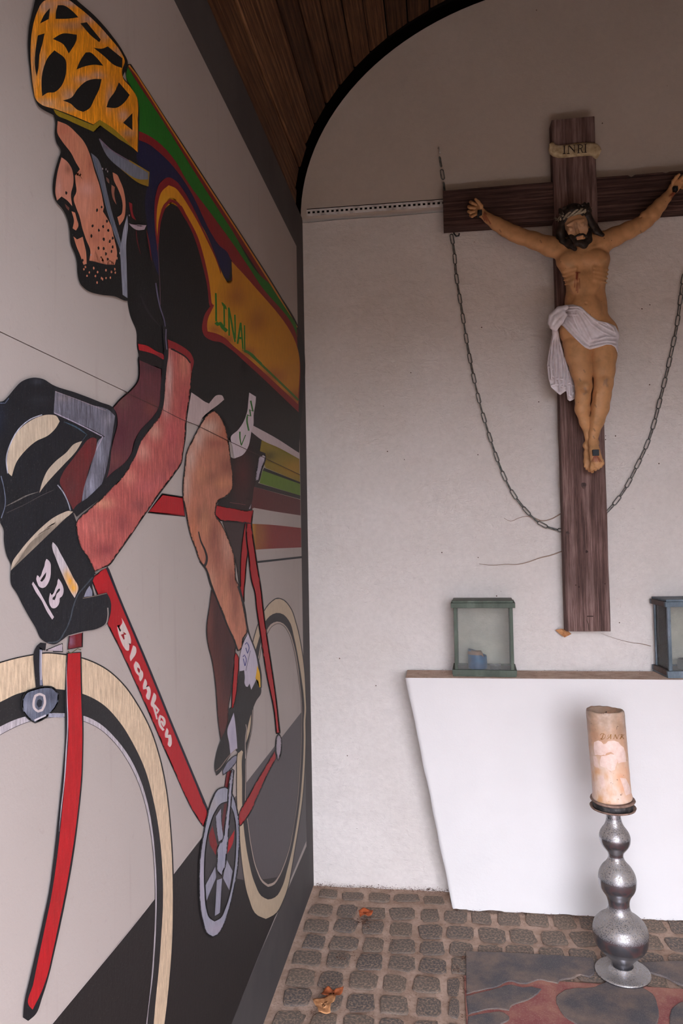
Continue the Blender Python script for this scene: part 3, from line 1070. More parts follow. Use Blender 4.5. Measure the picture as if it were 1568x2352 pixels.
# --- far leg, then near leg
sh('painted_far_leg', 'H 240,20 300,130 370,300 440,480 520,660 520,800 490,1050 470,1250 440,1450 430,1640 350,1830 320,1600 290,1200 260,950 240,850 200,690 182,560 190,380 215,230', (84, 44, 42),
   [('H 300,500', 14, 70, (54, 32, 36), .8), ('H 220,450', 8, 60, (112, 66, 58), .8), ('H 300,1100', 16, 80, (94, 46, 38), .8), ('H 440,900', 14, 80, (48, 28, 32), .8), ('H 380,1500', 14, 30, (96, 44, 36), .7)], outline=2.4, ridge=0.5)
sh('painted_near_leg', 'G 440,205 500,270 545,370 580,520 600,680 620,830 632,940 625,1040 590,1100 520,1145 472,1178 447,1250 440,1320 500,1420 560,1540 610,1660 645,1780 655,1900 665,2030 H 575,0 610,200 640,330 660,430 665,520 620,600 590,730 565,755 535,720 520,650 440,480 370,290 300,130 240,0 G 370,2000 345,1910 320,1870 280,1820 230,1680 190,1580 150,1420 125,1280 100,1150 98,1000 115,830 140,650 200,520 260,400 320,300 400,220', LEG,
   [('G 380,380', 22, 18, (206, 174, 160), .8), ('G 260,500', 14, 26, (208, 178, 166), .85), ('G 180,720', 12, 30, (204, 172, 160), .8), ('G 130,1000', 10, 40, (200, 166, 152), .8), ('G 560,400', 12, 30, (180, 100, 70), .6),
    ('G 450,560', 26, 12, (150, 84, 74), .7), ('G 400,940', 20, 18, (132, 78, 66), .85), ('G 560,800', 16, 22, (136, 80, 66), .8), ('G 520,980', 24, 12, (206, 140, 104), .8), ('G 300,900', 16, 24, (196, 134, 104), .7),
    ('G 300,1330', 16, 26, (116, 68, 62), .8), ('G 430,1550', 14, 40, (132, 76, 66), .8), ('G 330,1420', 12, 40, (206, 144, 108), .6), ('G 560,1700', 14, 40, (196, 150, 132), .8), ('G 210,1500', 8, 50, (196, 120, 84), .7),
    ('G 480,1800', 14, 40, (146, 86, 72), .8), ('G 620,2050', 12, 30, (128, 70, 60), .8), ('G 400,2050', 10, 30, (200, 150, 124), .7), ('H 400,200', 10, 60, (204, 142, 112), .7), ('H 530,200', 9, 60, (140, 84, 70), .8), ('H 600,400', 8, 40, (196, 134, 110), .7), ('H 520,560', 8, 30, (196, 130, 104), .7)], outline=3.4, ridge=0.6)
stroke('painted_near_leg', 'G 262,1510 290,1620 335,1720 352,1800 340,1860 320,1890', 2.5, BLK, w2=6)
stroke('painted_near_leg', 'G 275,1830 345,1920 400,2080 H 300,130 440,480 520,660 555,760', 3.6, BLK)
stroke('painted_near_leg', 'H 560,-20 600,110 640,290 660,430 690,560 740,690 780,800 805,900 830,1020 836,1200', 5.5, (34, 32, 36), w2=2.5)

# --- shoe, sock, pedal
sh('painted_shoe', 'H 575,1000 580,900 590,760 640,600 680,545 720,660 775,810 805,920 826,1040 836,1180 830,1275 780,1350 720,1500 680,1640 662,1740 650,1880 640,2000 600,1950 560,1985 520,1945 460,2020 390,2140 330,2230 295,2256 275,2180 290,2020 340,1850 430,1640 450,1450 490,1450 540,1280 560,1100', (34, 32, 32), corner=50)
sh('painted_shoe', 'H 530,780 560,830 566,900 550,1100 535,1280 500,1440 480,1450 486,1250 508,950 520,800', (166, 28, 32), outline=2)
sh('painted_shoe', 'H 676,545 700,610 740,710 775,820 790,900 800,1000 770,1110 715,1225 695,1150 672,1190 650,1185 636,1150 638,1080 630,990 600,998 575,1000 574,880 592,760 632,640', (192, 186, 204), corner=30)
sh('painted_shoe', 'H 786,930 815,1015 822,1080 826,1190 812,1200 800,1120 765,1085 778,1010', (222, 172, 28), corner=30)
stroke('painted_shoe', 'H 640,680 665,655 690,720 670,790 650,720', 1.7, (38, 60, 130), closed=False)
stroke('painted_shoe', 'H 615,830 635,805 655,860 640,940 620,850', 1.7, (44, 50, 130))
stroke('painted_shoe', 'H 705,755 680,860 650,998', 1.0, (50, 50, 80))
sh('painted_shoe', 'H 505,1500 520,1600 535,1750 548,1930 520,1950 465,2010 452,1880 430,1700 470,1590', (178, 172, 192), [('H 500,1800', 5, 30, (150, 146, 166), .7)], corner=30)
stroke('painted_shoe', 'H 290,2200 330,2170 400,2080 460,2005 540,1930', 1.4, (150, 130, 118))
stroke('painted_shoe', 'H 650,1640 660,1700 650,1760 645,2050', 1.2, (190, 176, 170))
sh('painted_shoe', 'H 545,2005 530,2090 490,2150 380,2250 372,2190 440,2085 500,2030', (122, 122, 140), outline=2, corner=40)

# --- chainring and crank
CO = 'I 330,680 370,700 410,770 440,870 460,1000 468,1150 465,1300 450,1480 410,1700 360,1900 300,2060 260,2120 210,2148 160,2120 110,1990 80,1800 74,1600 80,1400 110,1180 150,980 200,800 260,700 300,680'
CI = 'I 345,820 390,880 425,1000 435,1150 432,1300 415,1500 380,1700 330,1860 280,1960 225,1990 180,1960 145,1860 130,1700 125,1500 140,1250 180,1050 230,920 290,840'
sh('painted_chainring', CO, SILV, [('I 100,1600', 9, 70, (176, 168, 186), .8), ('I 200,850', 14, 18, (168, 162, 160), .7), ('I 440,1100', 7, 60, (128, 132, 156), .7), ('I 250,2070', 20, 14, (164, 156, 172), .8)], outline=3, ridge=0.4)
sh('painted_chainring', CI, (58, 55, 58), [('I 280,1850', 40, 50, (22, 21, 23), .95)], outline=2.4)
sh('painted_chainring', 'I 320,840 352,830 345,1000 310,1120 285,1100', (92, 30, 34))
sh('painted_chainring', 'I 168,1150 205,1055 256,1260 236,1345 180,1240', (122, 28, 32), corner=20)
sh('painted_chainring', 'I 422,1095 412,1190 400,1235 350,1330 348,1220', (168, 28, 34), corner=20)
for q in ('I 235,960 290,882 292,990 312,1180 262,1215 245,1080', 'I 340,1380 405,1500 370,1690 308,1570', 'I 232,1450 245,1560 145,1800 133,1640', 'I 245,1590 302,1570 280,1910 224,1942'):
    sh('painted_chainring', q, (148, 148, 166), corner=10, outline=1.5, ridge=0.4)
sh('painted_chainring', 'I 400,500 413,512 404,620 385,850 368,1050 345,1300 325,1460 290,1545 256,1500 250,1380 262,1250 305,1195 322,1080 352,850 368,650 385,560', (160, 160, 178), [('I 290,1350', 8, 30, (136, 142, 164), .7)], outline=3.4, ridge=0.4)

# --- front brake
stroke('painted_front_brake', 'J 262,232 355,195 355,238 300,236', 4, (24, 24, 26))
sh('painted_front_brake', 'J 268,230 352,195 354,236 300,234', (178, 166, 176), corner=20)
stroke('painted_front_brake', 'J 260,212 232,208 215,240 215,330 225,445', 17, (26, 26, 32))
stroke('painted_front_brake', 'J 232,228 230,330 234,430', 6, (120, 124, 146))
stroke('painted_front_brake', 'J 234,235 233,400', 2, (196, 190, 200))
sh('painted_front_brake', 'J 195,452 245,440 300,445 333,480 328,530 285,590 240,622 200,640 160,615 132,575 128,515 150,470', (92, 98, 116), [('J 160,560', 10, 14, (132, 136, 154), .8), ('J 290,490', 12, 12, (60, 64, 80), .8)], outline=5, ridge=0.7)
stroke('painted_front_brake', 'J 225,480 250,490 255,530 240,570 215,578 195,560 192,520 200,490', 5.5, (196, 184, 186), closed=True)
sh('painted_front_brake', 'J 226,508 240,520 236,548 220,556 208,540 212,516', (30, 34, 48))
stroke('painted_front_brake', 'J 275,600 360,602', 9, (150, 152, 170), ridge=0.7)
stroke('painted_front_brake', 'J 195,630 260,600', 4, (200, 196, 206))

# --- fork
sh('painted_fork', 'J 395,145 468,128 466,210 385,225', (112, 22, 30), [('J 405,180', 4, 10, (150, 130, 160), .7)], outline=4)
sh('painted_fork', 'J 378,245 462,240 468,500 474,650 473,800 468,950 447,1170 417,1400 382,1600 350,1760 312,1930 277,2080 240,2200 200,2300 160,2335 130,2315 138,2230 165,2110 200,1960 240,1780 278,1600 305,1400 332,1150 352,950 368,750 368,500', (20, 20, 26), corner=60)
sh('painted_fork', 'J 385,250 455,245 460,500 466,650 466,800 460,950 438,1170 406,1400 371,1600 340,1750 302,1930 267,2080 235,2170 185,2270 166,2250 190,2120 220,1970 258,1790 296,1600 325,1400 352,1150 372,930 388,700 378,500', (172, 22, 30), [('J 320,1700', 14, 60, (160, 34, 34), .5)], ridge=0.35, corner=60)
stroke('painted_fork', 'J 376,300 380,480 384,650 376,800 366,960 345,1150 335,1260', 2.4, (176, 168, 180), taper=True, ridge=0.9)
stroke('painted_fork', 'J 385,235 400,250 420,236 440,222 460,228', 2, (96, 90, 60))

# --- far arm
sh('painted_far_arm', 'D 1085,240 1150,280 1265,330 1270,450 1258,620 1200,710 1100,820 1055,900 1030,1000 980,1070 880,1150 815,1215 850,1050 880,900 915,740 905,680 882,635 950,560 1010,510 1075,430', (96, 50, 58),
   [('D 1180,320', 26, 12, (60, 36, 44), .7), ('D 1180,640', 14, 20, (122, 66, 60), .7), ('D 950,850', 16, 30, (84, 36, 50), .7), ('D 900,1050', 18, 16, (110, 62, 62), .7), ('D 960,600', 14, 14, (104, 70, 66), .7)], outline=3.5, ridge=0.5)
sh('painted_far_arm', 'D 1086,185 1200,215 1283,262 1278,330 1180,300 1088,262', (26, 20, 24), corner=60)
sh('painted_far_arm', 'D 1080,135 1150,150 1220,192 1282,226 1284,262 1200,215 1088,184', (172, 30, 38), [('D 1250,230', 14, 8, (112, 34, 44), .9)], corner=60)

# --- handlebar hood and glove
sh('painted_glove', 'D -40,600 0,590 20,585 60,550 110,490 170,430 265,400 340,412 410,455 600,520 780,590 890,640 915,720 880,900 820,1210 700,1330 640,1400 E 655,290 690,400 700,500 760,650 845,840 850,870 832,930 850,1050 960,1022 990,1080 985,1250 960,1310 890,1350 750,1375 610,1412 560,1450 490,1490 410,1470 370,1440 320,1340 260,1240 200,1130 150,1030 100,950 93,870 98,780 60,690 35,560 30,450 5,400 -30,300 D -40,1450', (26, 27, 33),
   [('D 290,430', 12, 6, (70, 74, 86), .6), ('D 300,580', 24, 10, (44, 46, 54), .6), ('E 150,180', 20, 20, (20, 20, 24), .7), ('E 550,900', 50, 50, (24, 24, 27), .7), ('D 10,700', 8, 40, (30, 36, 52), .8)], corner=60, ridge=0.6)
sh('painted_glove', 'D 430,508 520,545 700,610 860,660 900,700 892,760 862,950 822,1150 770,1285 690,1350 636,1392 660,1250 700,1130 745,980 782,880 822,862 800,848 640,768 420,678', (104, 104, 118), [('D 500,560', 20, 8, (132, 124, 130), .7), ('D 850,730', 12, 14, (140, 138, 150), .7), ('D 780,1000', 9, 40, (138, 142, 160), .8), ('D 720,1250', 12, 24, (148, 152, 172), .7), ('D 620,720', 24, 8, (92, 92, 106), .6)], ridge=1.0, corner=50)
stroke('painted_glove', 'D 425,676 640,776 805,862 740,990', 2.6, (168, 160, 180), ridge=0.7)
stroke('painted_glove', 'D 432,508 600,570 830,660', 1.8, (140, 130, 140), ridge=0.7)
sh('painted_glove', 'D 390,690 440,700 467,742 440,790 380,850 280,900 190,980 130,1060 92,1172 68,1150 55,1040 80,930 140,820 220,750 300,708', (196, 180, 160), corner=60, ridge=0.4)
sh('painted_glove', 'D 645,895 600,970 500,1080 420,1165 350,1245 308,1302 330,1220 370,1130 430,1060 520,985 580,920', (188, 174, 158), corner=60)
stroke('painted_glove', 'D 60,1150 50,1030 85,910 150,800 240,725 330,690', 2.2, (176, 180, 200), ridge=0.9)
stroke('painted_glove', 'D 500,745 600,790 680,845 640,900', 3.2, (66, 90, 110), ridge=0.9, taper=True)
stroke('painted_glove', 'D 40,1410 120,1370 220,1320 300,1295', 3.0, (110, 106, 104), ridge=1.0, taper=True)
stroke('painted_glove', 'D 50,1460 200,1390 330,1320 420,1280', 1.4, (74, 70, 72))
sh('painted_glove', 'D 728,868 757,880 752,960 700,1100 660,1250 610,1410 575,1438 545,1380 500,1290 468,1215 490,1150 560,1050 640,945 690,885', (98, 40, 42), [('D 680,980', 10, 24, (116, 34, 40), .7), ('D 560,1250', 12, 24, (84, 44, 46), .7)], ridge=0.5)
stroke('painted_glove', 'D 450,1240 490,1290 530,1370 552,1440', 2.6, (150, 154, 170), ridge=0.9)
stroke('painted_glove', 'D 0,600 40,600 70,560', 2.0, (90, 100, 124), ridge=1)
stroke('painted_glove', 'D 8,1170 30,1260 40,1400 10,1500', 2.0, (110, 120, 144), ridge=1)
sh('painted_glove', 'E 658,296 600,345 500,385 400,455 300,545 200,655 130,755 98,825 106,765 180,650 280,530 380,430 480,350 560,308 620,288', (190, 176, 160), corner=60)
stroke('painted_glove', 'E 835,885 770,960 700,1045 660,1150 630,1270 580,1380 520,1462 430,1475', 3.0, (62, 70, 80), ridge=0.8)
stroke('painted_glove', 'E 690,420 720,560 790,700 850,860', 7.0, (30, 32, 36))
sh('painted_glove', 'E 755,1062 780,1000 806,962 830,1020 828,1055', (138, 140, 160), corner=40)
stroke('painted_glove', 'E 745,1075 850,1055 960,1030', 1.8, (120, 108, 100))
stroke('painted_glove', 'E 610,1414 750,1378 880,1352 950,1310 972,1230 970,1160', 2.0, (150, 142, 140), w2=3)
LT = 'painted_glove_lettering'
sh(LT, 'O 500,680 555,720 588,770 605,950 600,1080 570,1210 520,1310 470,1370 400,1397 320,1362 275,1270 248,1180 268,1085 300,1095 325,1140 345,1120 400,980 450,850 470,740', WHT, corner=60)
sh(LT, 'O 492,1005 485,1090 440,1185 385,1245 345,1218 400,1130 450,1060', (24, 22, 26), corner=60)
sh(LT, 'O 795,1165 850,1240 900,1345 920,1440 910,1530 870,1610 826,1640 822,1720 780,1830 710,1890 640,1890 590,1830 560,1720 570,1600 590,1515 628,1570 660,1540 720,1400 765,1290 772,1215', WHT, corner=60)
sh(LT, 'O 820,1405 832,1440 800,1490 750,1540 730,1620 700,1692 650,1682 650,1640 700,1590 740,1500 790,1420', (24, 22, 26), corner=60)
sh(LT, 'O 170,1240 260,1370 400,1610 520,1830 685,2110 640,2172 520,1990 370,1690 240,1500 140,1300', WHT, corner=50)
sh(LT, 'O 655,268 720,330 850,560 1000,830 1150,1130 1282,1420 1240,1530 1190,1640 1100,1500 950,1200 840,950 720,640 650,450 635,330', (196, 188, 196), [('O 1000,1080', 8, 14, (206, 160, 70), .8), ('O 1080,1230', 9, 14, (228, 160, 30), 1), ('O 1170,1400', 10, 14, (230, 166, 32), 1)], corner=60, ridge=0.6)

# --- near arm
sh('painted_far_arm', 'D 575,1450 640,1385 770,1285 815,1210 880,1145 980,1065 1030,995 1058,895 1100,815 1200,705 1258,620 1275,700 1190,790 1110,900 1070,1000 1010,1120 910,1240 770,1360 650,1450 600,1490', (24, 24, 30), corner=60)
sh('painted_near_arm', 'D 1320,165 1400,195 1495,270 1502,340 1488,500 1470,640 1455,740 1450,850 1430,980 1415,1070 1370,1140 1280,1260 1180,1400 E 1300,320 1150,540 1050,680 970,780 920,800 852,838 830,780 780,690 730,610 700,500 690,400 720,350 800,280 900,190 1000,90 D 900,1240 1000,1120 1060,1000 1100,900 1180,790 1250,700 1275,600 1290,450 1300,300 1308,200', ARM,
   [('D 1320,400', 8, 50, (206, 176, 170), .85), ('D 1300,600', 8, 30, (200, 164, 158), .8), ('D 1440,300', 12, 30, (206, 134, 112), .7), ('D 1380,500', 10, 40, (170, 92, 84), .7), ('D 1440,620', 10, 40, (176, 76, 84), .7),
    ('D 1210,820', 14, 18, (206, 156, 140), .85), ('D 1120,980', 14, 20, (204, 148, 134), .8), ('D 1010,1180', 16, 18, (206, 132, 118), .8), ('D 1350,850', 16, 40, (184, 84, 92), .6), ('D 1350,1080', 14, 16, (150, 70, 78), .7),
    ('D 1150,1250', 26, 16, (190, 100, 104), .6), ('D 1080,1400', 18, 16, (134, 70, 72), .8), ('D 800,1380', 24, 12, (208, 146, 122), .85), ('D 1260,1180', 16, 16, (160, 84, 88), .6),
    ('E 850,420', 22, 22, (196, 116, 108), .6), ('E 1100,400', 14, 26, (146, 70, 74), .8), ('E 950,640', 20, 14, (132, 56, 64), .8), ('E 860,760', 10, 12, (196, 96, 92), .7), ('E 750,450', 10, 22, (206, 112, 106), .6)], outline=4.0, ridge=0.75)
stroke('painted_near_arm', 'D 1290,0 1292,80 1302,200 1285,350 1272,500 1262,620 1240,680 1150,790 1085,900 1040,1020 960,1110 820,1235 700,1350 590,1440 E 670,310', 9.5, (24, 24, 30))
stroke('painted_near_arm', 'D 1300,20 1298,90 1306,180', 2.2, (110, 104, 130))
band('painted_near_arm', 'D 1312,100 1400,140 1500,222 1516,265 1503,345', 'D 1318,172 1342,170 1402,205 1488,285 1495,345', (138, 34, 40), 40)
stroke('painted_near_arm', 'D 1340,175 1400,205 1460,245 1490,285', 3.5, (34, 26, 28))
stroke('painted_near_arm', 'E 855,842 900,820 960,795', 3.0, (120, 112, 108))

# --- head
sh('painted_head', 'B 165,240 185,300 180,420 195,500 235,575 215,640 180,760 162,870 165,960 185,1020 250,1100 290,1180 315,1300 325,1420 360,1500 380,1580 385,1680 410,1770 470,1830 600,1870 720,1885 830,1925 900,1900 900,1200 900,600 850,400 500,250', (20, 19, 21), corner=50)
FSK = (200, 130, 104)
sh('painted_head', 'B 205,305 290,340 370,410 440,490 500,620 540,760 580,880 600,960 622,1080 600,1100 650,1180 690,1260 710,1350 730,1430 740,1490 720,1600 690,1565 650,1560 642,1598 600,1520 575,1540 540,1455 520,1545 490,1562 500,1480 460,1370 430,1280 400,1160 370,1080 350,1000 372,950 365,850 362,795 400,800 432,840 405,740 370,680 330,600 240,480 205,420', FSK,
   [('B 260,380', 14, 14, (188, 110, 88), .6), ('B 420,560', 8, 30, (214, 146, 116), .7), ('B 470,920', 18, 16, (216, 160, 150), .75), ('B 450,1080', 18, 30, (212, 146, 126), .7), ('B 500,700', 6, 20, (160, 90, 72), .7), ('B 540,1350', 14, 14, (150, 88, 74), .5), ('B 600,1300', 16, 30, (196, 124, 100), .5)], corner=50, ridge=0.35)
sh('painted_head', 'B 240,632 290,670 325,720 345,880 325,960 336,1072 290,1020 240,985 200,1022 185,950 190,860 205,760', (196, 132, 112), [('B 300,740', 8, 12, (140, 88, 70), .8), ('B 215,900', 5, 20, (212, 160, 150), .8)], corner=50, ridge=0.35)
sh('painted_head', 'B 330,1118 362,1130 378,1190 392,1250 370,1292 340,1272 352,1205', FSK, corner=50)
sh('painted_head', 'B 348,1345 380,1372 430,1348 442,1400 460,1480 466,1592 438,1600 410,1520 370,1420', FSK, corner=50)
sh('painted_head', 'B 270,1050 312,1088 305,1112 282,1085', (112, 70, 62))
sh('painted_head', 'B 700,768 740,790 765,840 790,900 812,1000 816,1090 800,1190 762,1245 742,1170 775,1150 790,1080 780,1000 745,910 712,840', FSK, corner=50, ridge=0.3)
sh('painted_head', 'B 690,880 720,900 715,960 735,1060 705,1010 690,940', (150, 96, 80))
sh('painted_head', 'B 640,810 665,830 670,870 650,850', (120, 84, 74))
dots('painted_head', 'B 283,952 560,1110 600,1080 520,1250 615,1255 650,1205 508,1340 620,1370 675,1390 660,1290 572,1450 620,1455 640,1500 700,1440 700,1360 655,1550 430,1560 575,1290 690,1480', (22, 18, 20), 2.4, 4.2)
dots('painted_head', 'B 440,1640 470,1700 490,1670 530,1630 545,1700 565,1665 600,1720 610,1730 640,1650 640,1720 680,1715 690,1665 720,1640 725,1670 560,1760 740,1540 455,1620', (196, 126, 100), 1.8, 3.2)
sh('painted_head', 'B 505,592 570,650 600,720 640,900 700,1150 760,1350 785,1440 765,1462 720,1340 650,1120 580,840 530,690', (104, 108, 122), corner=50, ridge=0.5)
stroke('painted_head', 'B 530,640 590,840 660,1110 770,1440', 1.3, (70, 96, 120))
sh('painted_head', 'B 832,1150 838,1250 822,1400 826,1600 834,1900 790,1870 780,1700 772,1560 765,1470 780,1380 795,1290', (132, 136, 152), [('B 815,1300', 3, 40, (168, 170, 188), .7)], corner=50, ridge=0.5)
sh('painted_head', 'B 850,655 1032,765 1022,895 960,875 800,760 680,650 760,680', (150, 120, 34), corner=40)
sh('painted_head', 'B 575,465 660,545 760,620 850,670 1020,772 1020,832 950,832 780,740 650,620', (112, 118, 134), [('B 650,520', 10, 10, (96, 72, 86), .7)], corner=40, ridge=0.5)
stroke('painted_head', 'B 580,465 680,560 850,665', 2.0, (120, 100, 120))
sh('painted_head', 'B 845,1225 920,1258 1004,1244 985,1284 920,1287 865,1252', (176, 156, 168), corner=50)
sh('painted_head', 'B 845,1035 876,1050 884,1140 912,1200 880,1180 860,1120', (132, 32, 38), corner=50)
stroke('painted_head', 'B 1005,1290 1030,1420 1050,1560', 3, (110, 32, 38), taper=True)
dots('painted_head', 'B 610,735 640,740 655,760 850,1155 765,1495 505,1510', (170, 160, 165), 1.4, 2.6)

# --- helmet
sh('painted_helmet', 'A 330,-60 600,-90 680,-10 860,150 1000,310 1110,470 1150,560 1105,690 1230,870 1252,1170 1242,1375 1190,1350 900,1130 840,1185 480,1035 340,945 300,820 270,620 253,430 262,250 298,80', (20, 19, 21), corner=50)
sh('painted_helmet', 'A 395,10 470,-12 600,-8 700,60 830,170 980,330 1100,490 1122,545 1098,640 1106,700 1170,780 1225,862 1240,1100 1240,1372 1200,1335 1050,1235 900,1078 838,1122 600,1020 480,978 370,940 330,905 300,790 281,600 276,430 292,260 330,120', ORG,
   [('A 420,60', 20, 14, (186, 160, 150), .8), ('A 620,30', 30, 7, (196, 172, 168), .85), ('A 800,170', 16, 10, (190, 164, 158), .8), ('A 940,310', 12, 14, (186, 156, 140), .8), ('A 1060,470', 10, 10, (186, 156, 140), .8), ('A 300,600', 6, 60, (196, 160, 130), .7), ('A 390,650', 6, 40, (200, 170, 150), .7),
    ('A 640,230', 30, 8, (186, 150, 130), .7), ('A 620,860', 16, 14, (196, 160, 140), .8), ('A 760,720', 20, 8, (196, 164, 150), .8), ('A 880,670', 14, 6, (190, 160, 150), .8), ('A 990,880', 8, 26, (196, 164, 150), .7), ('A 420,930', 24, 8, (206, 176, 150), .8), ('A 600,980', 24, 6, (200, 160, 120), .7), ('A 1110,1040', 10, 12, (196, 166, 160), .7), ('A 1160,1200', 14, 8, (170, 146, 140), .7),
    ('A 1080,740', 12, 14, (196, 124, 30), .5), ('A 620,220', 50, 16, (172, 104, 26), .3), ('A 1170,1270', 10, 16, (130, 84, 28), .7)], ridge=0.9, corner=50)
sh('painted_helmet', 'A 480,982 600,1030 838,1127 900,1080 1010,1150 1100,1230 1200,1335 1050,1235 900,1127 840,1186 620,1085 500,1022', (146, 124, 24), corner=40)
stroke('painted_helmet', 'A 480,978 620,1030 838,1122', 1.4, (20, 18, 16))
for q in ('A 450,72 440,170 360,212 400,130', 'A 520,48 570,48 640,90 706,156 620,168 500,170 505,100', 'A 722,210 780,200 906,355 895,380 830,330',
          'A 340,320 402,300 385,380 355,500 345,620 330,690 315,600 320,450', 'A 475,350 560,303 692,312 690,350 620,482 570,400',
          'A 490,452 590,540 597,620 585,700 540,790 490,830 430,835 380,866 374,800 390,620 430,520', 'A 770,473 812,472 860,510 930,592 850,583 755,600 688,626 720,550',
          'A 842,430 920,438 970,418 1102,525 1100,612 1040,592 930,500', 'A 565,905 640,880 700,800 780,730 840,712 914,712 900,780 850,890 800,980 750,1007 700,990 630,930',
          'A 1070,742 1167,855 1130,910 1050,970 958,966 980,900 1030,830', 'A 1192,1018 1192,1172 1108,1105'):
    sh('painted_helmet', q, (18, 17, 19), corner=45, ridge=0.2)

stroke('board_joint', 'D 975,512 1250,640 1460,742 F 490,1190 830,1350 Z 690,1091', 1.3, (70, 48, 44))

mural_inv = Matrix.Translation(mural.location).inverted()
for pname, (V, F, Cc, Rr) in PARTS.items():
    me = bpy.data.meshes.new(pname)
    me.from_pydata(V, [], F)
    ca = me.color_attributes.new('paint', 'FLOAT_COLOR', 'POINT')
    ca.data.foreach_set('color', [v for c_ in Cc for v in c_])
    ra = me.attributes.new('ridge', 'FLOAT', 'POINT')
    ra.data.foreach_set('value', Rr)
    me.materials.append(m_paint)
    # all faces look into the room
    bm = bmesh.new()
    bm.from_mesh(me)
    bm.normal_update()
    bmesh.ops.reverse_faces(bm, faces=[f for f in bm.faces if f.normal.x < 0])
    bm.to_mesh(me)
    bm.free()
    o = bpy.data.objects.new(pname, me)
    COL.objects.link(o)
    o.parent = mural
    o.matrix_parent_inverse = mural_inv
# ------------------------------------------------------------------ altar
t = NT('white_altar_plaster', rough=0.9, spec=0.15)
c = t.mix(t.ramp(t.noise(2.2, 4, 0.6), [(0.35, 0.0), (0.7, 1.0)]), (0.66, 0.615, 0.590, 1), (0.62, 0.578, 0.552, 1))
vo = t.n('ShaderNodeTexVoronoi', feature='F1')
vo.inputs['Scale'].default_value = 16
t.link(t.tc.outputs['Object'], vo.inputs['Vector'])
sp = t.math('MULTIPLY', t.math('LESS_THAN', vo.outputs['Distance'], 0.045), t.math('GREATER_THAN', t.noise(6, 3, 0.6), 0.60))
c = t.mix(sp, c, rgb(120, 104, 100))
t.base(c)
b1 = t.bump(t.noise(12, 5, 0.6), 0.25, 0.006)
t.bump(t.noise(150, 3, 0.6), 0.2, 0.0015, b1)
m_altar = t.m
t = NT('dusty_ledge', rough=0.95, spec=0.1)
c = t.ramp(t.noise(24, 5, 0.65), [(0.3, rgb(184, 152, 132)), (0.6, rgb(214, 186, 166)), (0.85, rgb(226, 202, 184))])
c = t.mix(t.ramp(t.noise(90, 4, 0.7), [(0.6, 0.0), (0.78, 0.6)]), c, rgb(70, 48, 36))
t.base(c)
t.bump(t.noise(90, 4, 0.7), 0.4, 0.003)
m_dust = t.m

AZ = 0.837
altar = thing('altar', 'white plastered altar block tapering to the floor under the wooden cross', 'altar', (XC, 2.75, 0))


def altar_pt(u, v, y_off):
    """u across, v up on the front face"""
    xl = 0.014 + (-0.137 - 0.014) * v
    xr = 2 * XC - xl
    x = xl + (xr - xl) * u
    y = 2.697 + (2.668 - 2.697) * v
    n = mnoise.fractal(Vector((x * 3, v * 3, 5.0)), 0.9, 2, 4) * 0.003
    e = mnoise.noise(Vector((v * 9, 2.2, u * 3))) * 0.0035 if u in (0.0, 1.0) else 0
    z = v * AZ
    if v == 0.0:
        z = 0.004 + mnoise.fractal(Vector((x * 14, 1.1, 0.3)), 0.8, 2, 4) * 0.006
    return Vector((x + e, y - n + y_off, z))


NU, NV = 90, 60
vs = [altar_pt(i / NU, j / NV, 0) for j in range(NV + 1) for i in range(NU + 1)]
fs = [(j * (NU + 1) + i, j * (NU + 1) + i + 1, (j + 1) * (NU + 1) + i + 1, (j + 1) * (NU + 1) + i) for j in range(NV) for i in range(NU)]
nb = len(vs)
for j in range(NV + 1):
    for u in (0, 1):
        p = altar_pt(float(u), j / NV, 0)
        vs.append(Vector((p.x, 2.831, p.z)))
for j in range(NV):
    a, b = j * (NU + 1), (j + 1) * (NU + 1)
    fs.append((a, b, nb + 2 * (j + 1), nb + 2 * j))
    a, b = j * (NU + 1) + NU, (j + 1) * (NU + 1) + NU
    fs.append((b, a, nb + 2 * j + 1, nb + 2 * (j + 1) + 1))
make_obj('altar_block', vs, fs, m_altar, altar, smooth=True)
vs, fs = [], []
NU2, NW = 110, 8
for j in range(NW + 1):
    for i in range(NU2 + 1):
        u, w = i / NU2, j / NW
        p = altar_pt(u, 1.0, 0)
        y = p.y + (2.831 - p.y) * w
        z = AZ + 0.0012 + (0.0 if 0 < j < NW and 0 < i < NU2 else -0.003) + mnoise.fractal(Vector((p.x * 20, y * 20, 0)), 0.9, 2, 3) * 0.0008
        vs.append((p.x, y + (0.001 if j == 0 else 0), z))
fs = [(j * (NU2 + 1) + i, j * (NU2 + 1) + i + 1, (j + 1) * (NU2 + 1) + i + 1, (j + 1) * (NU2 + 1) + i) for j in range(NW) for i in range(NU2)]
o = make_obj('ledge_top', vs, fs, m_dust, altar, smooth=True)
o['label'] = 'dusty brown top surface'

# ------------------------------------------------------------------ perforated rail on the back wall
t = NT('painted_metal_bead', rough=0.6, spec=0.3)
t.base(t.mix(t.ramp(t.noise(30, 4, 0.6), [(0.45, 0.0), (0.7, 0.6)]), (0.62, 0.58, 0.55, 1), rgb(110, 86, 72)))
m_bead = t.m
zr0 = at_y(740, 488, 2.83).z
zr1 = at_y(1000, 469, 2.83).z
x0, x1 = XL + 0.02, 0.95
pitch, hw, hh, sh_ = 0.0190, 0.0050, 0.0042, 0.0125
vs, fs = [], []
nh = int((x1 - x0) / pitch)
slope_r = (zr1 - zr0) / (at_y(1000, 469, 2.83).x - at_y(740, 488, 2.83).x)
zc = lambda x: zr0 + slope_r * (x - at_y(740, 488, 2.83).x)
yb = 2.8225


def quad(a, b, c_, d):
    i = len(vs)
    vs.extend([a, b, c_, d])
    fs.append((i, i + 1, i + 2, i + 3))


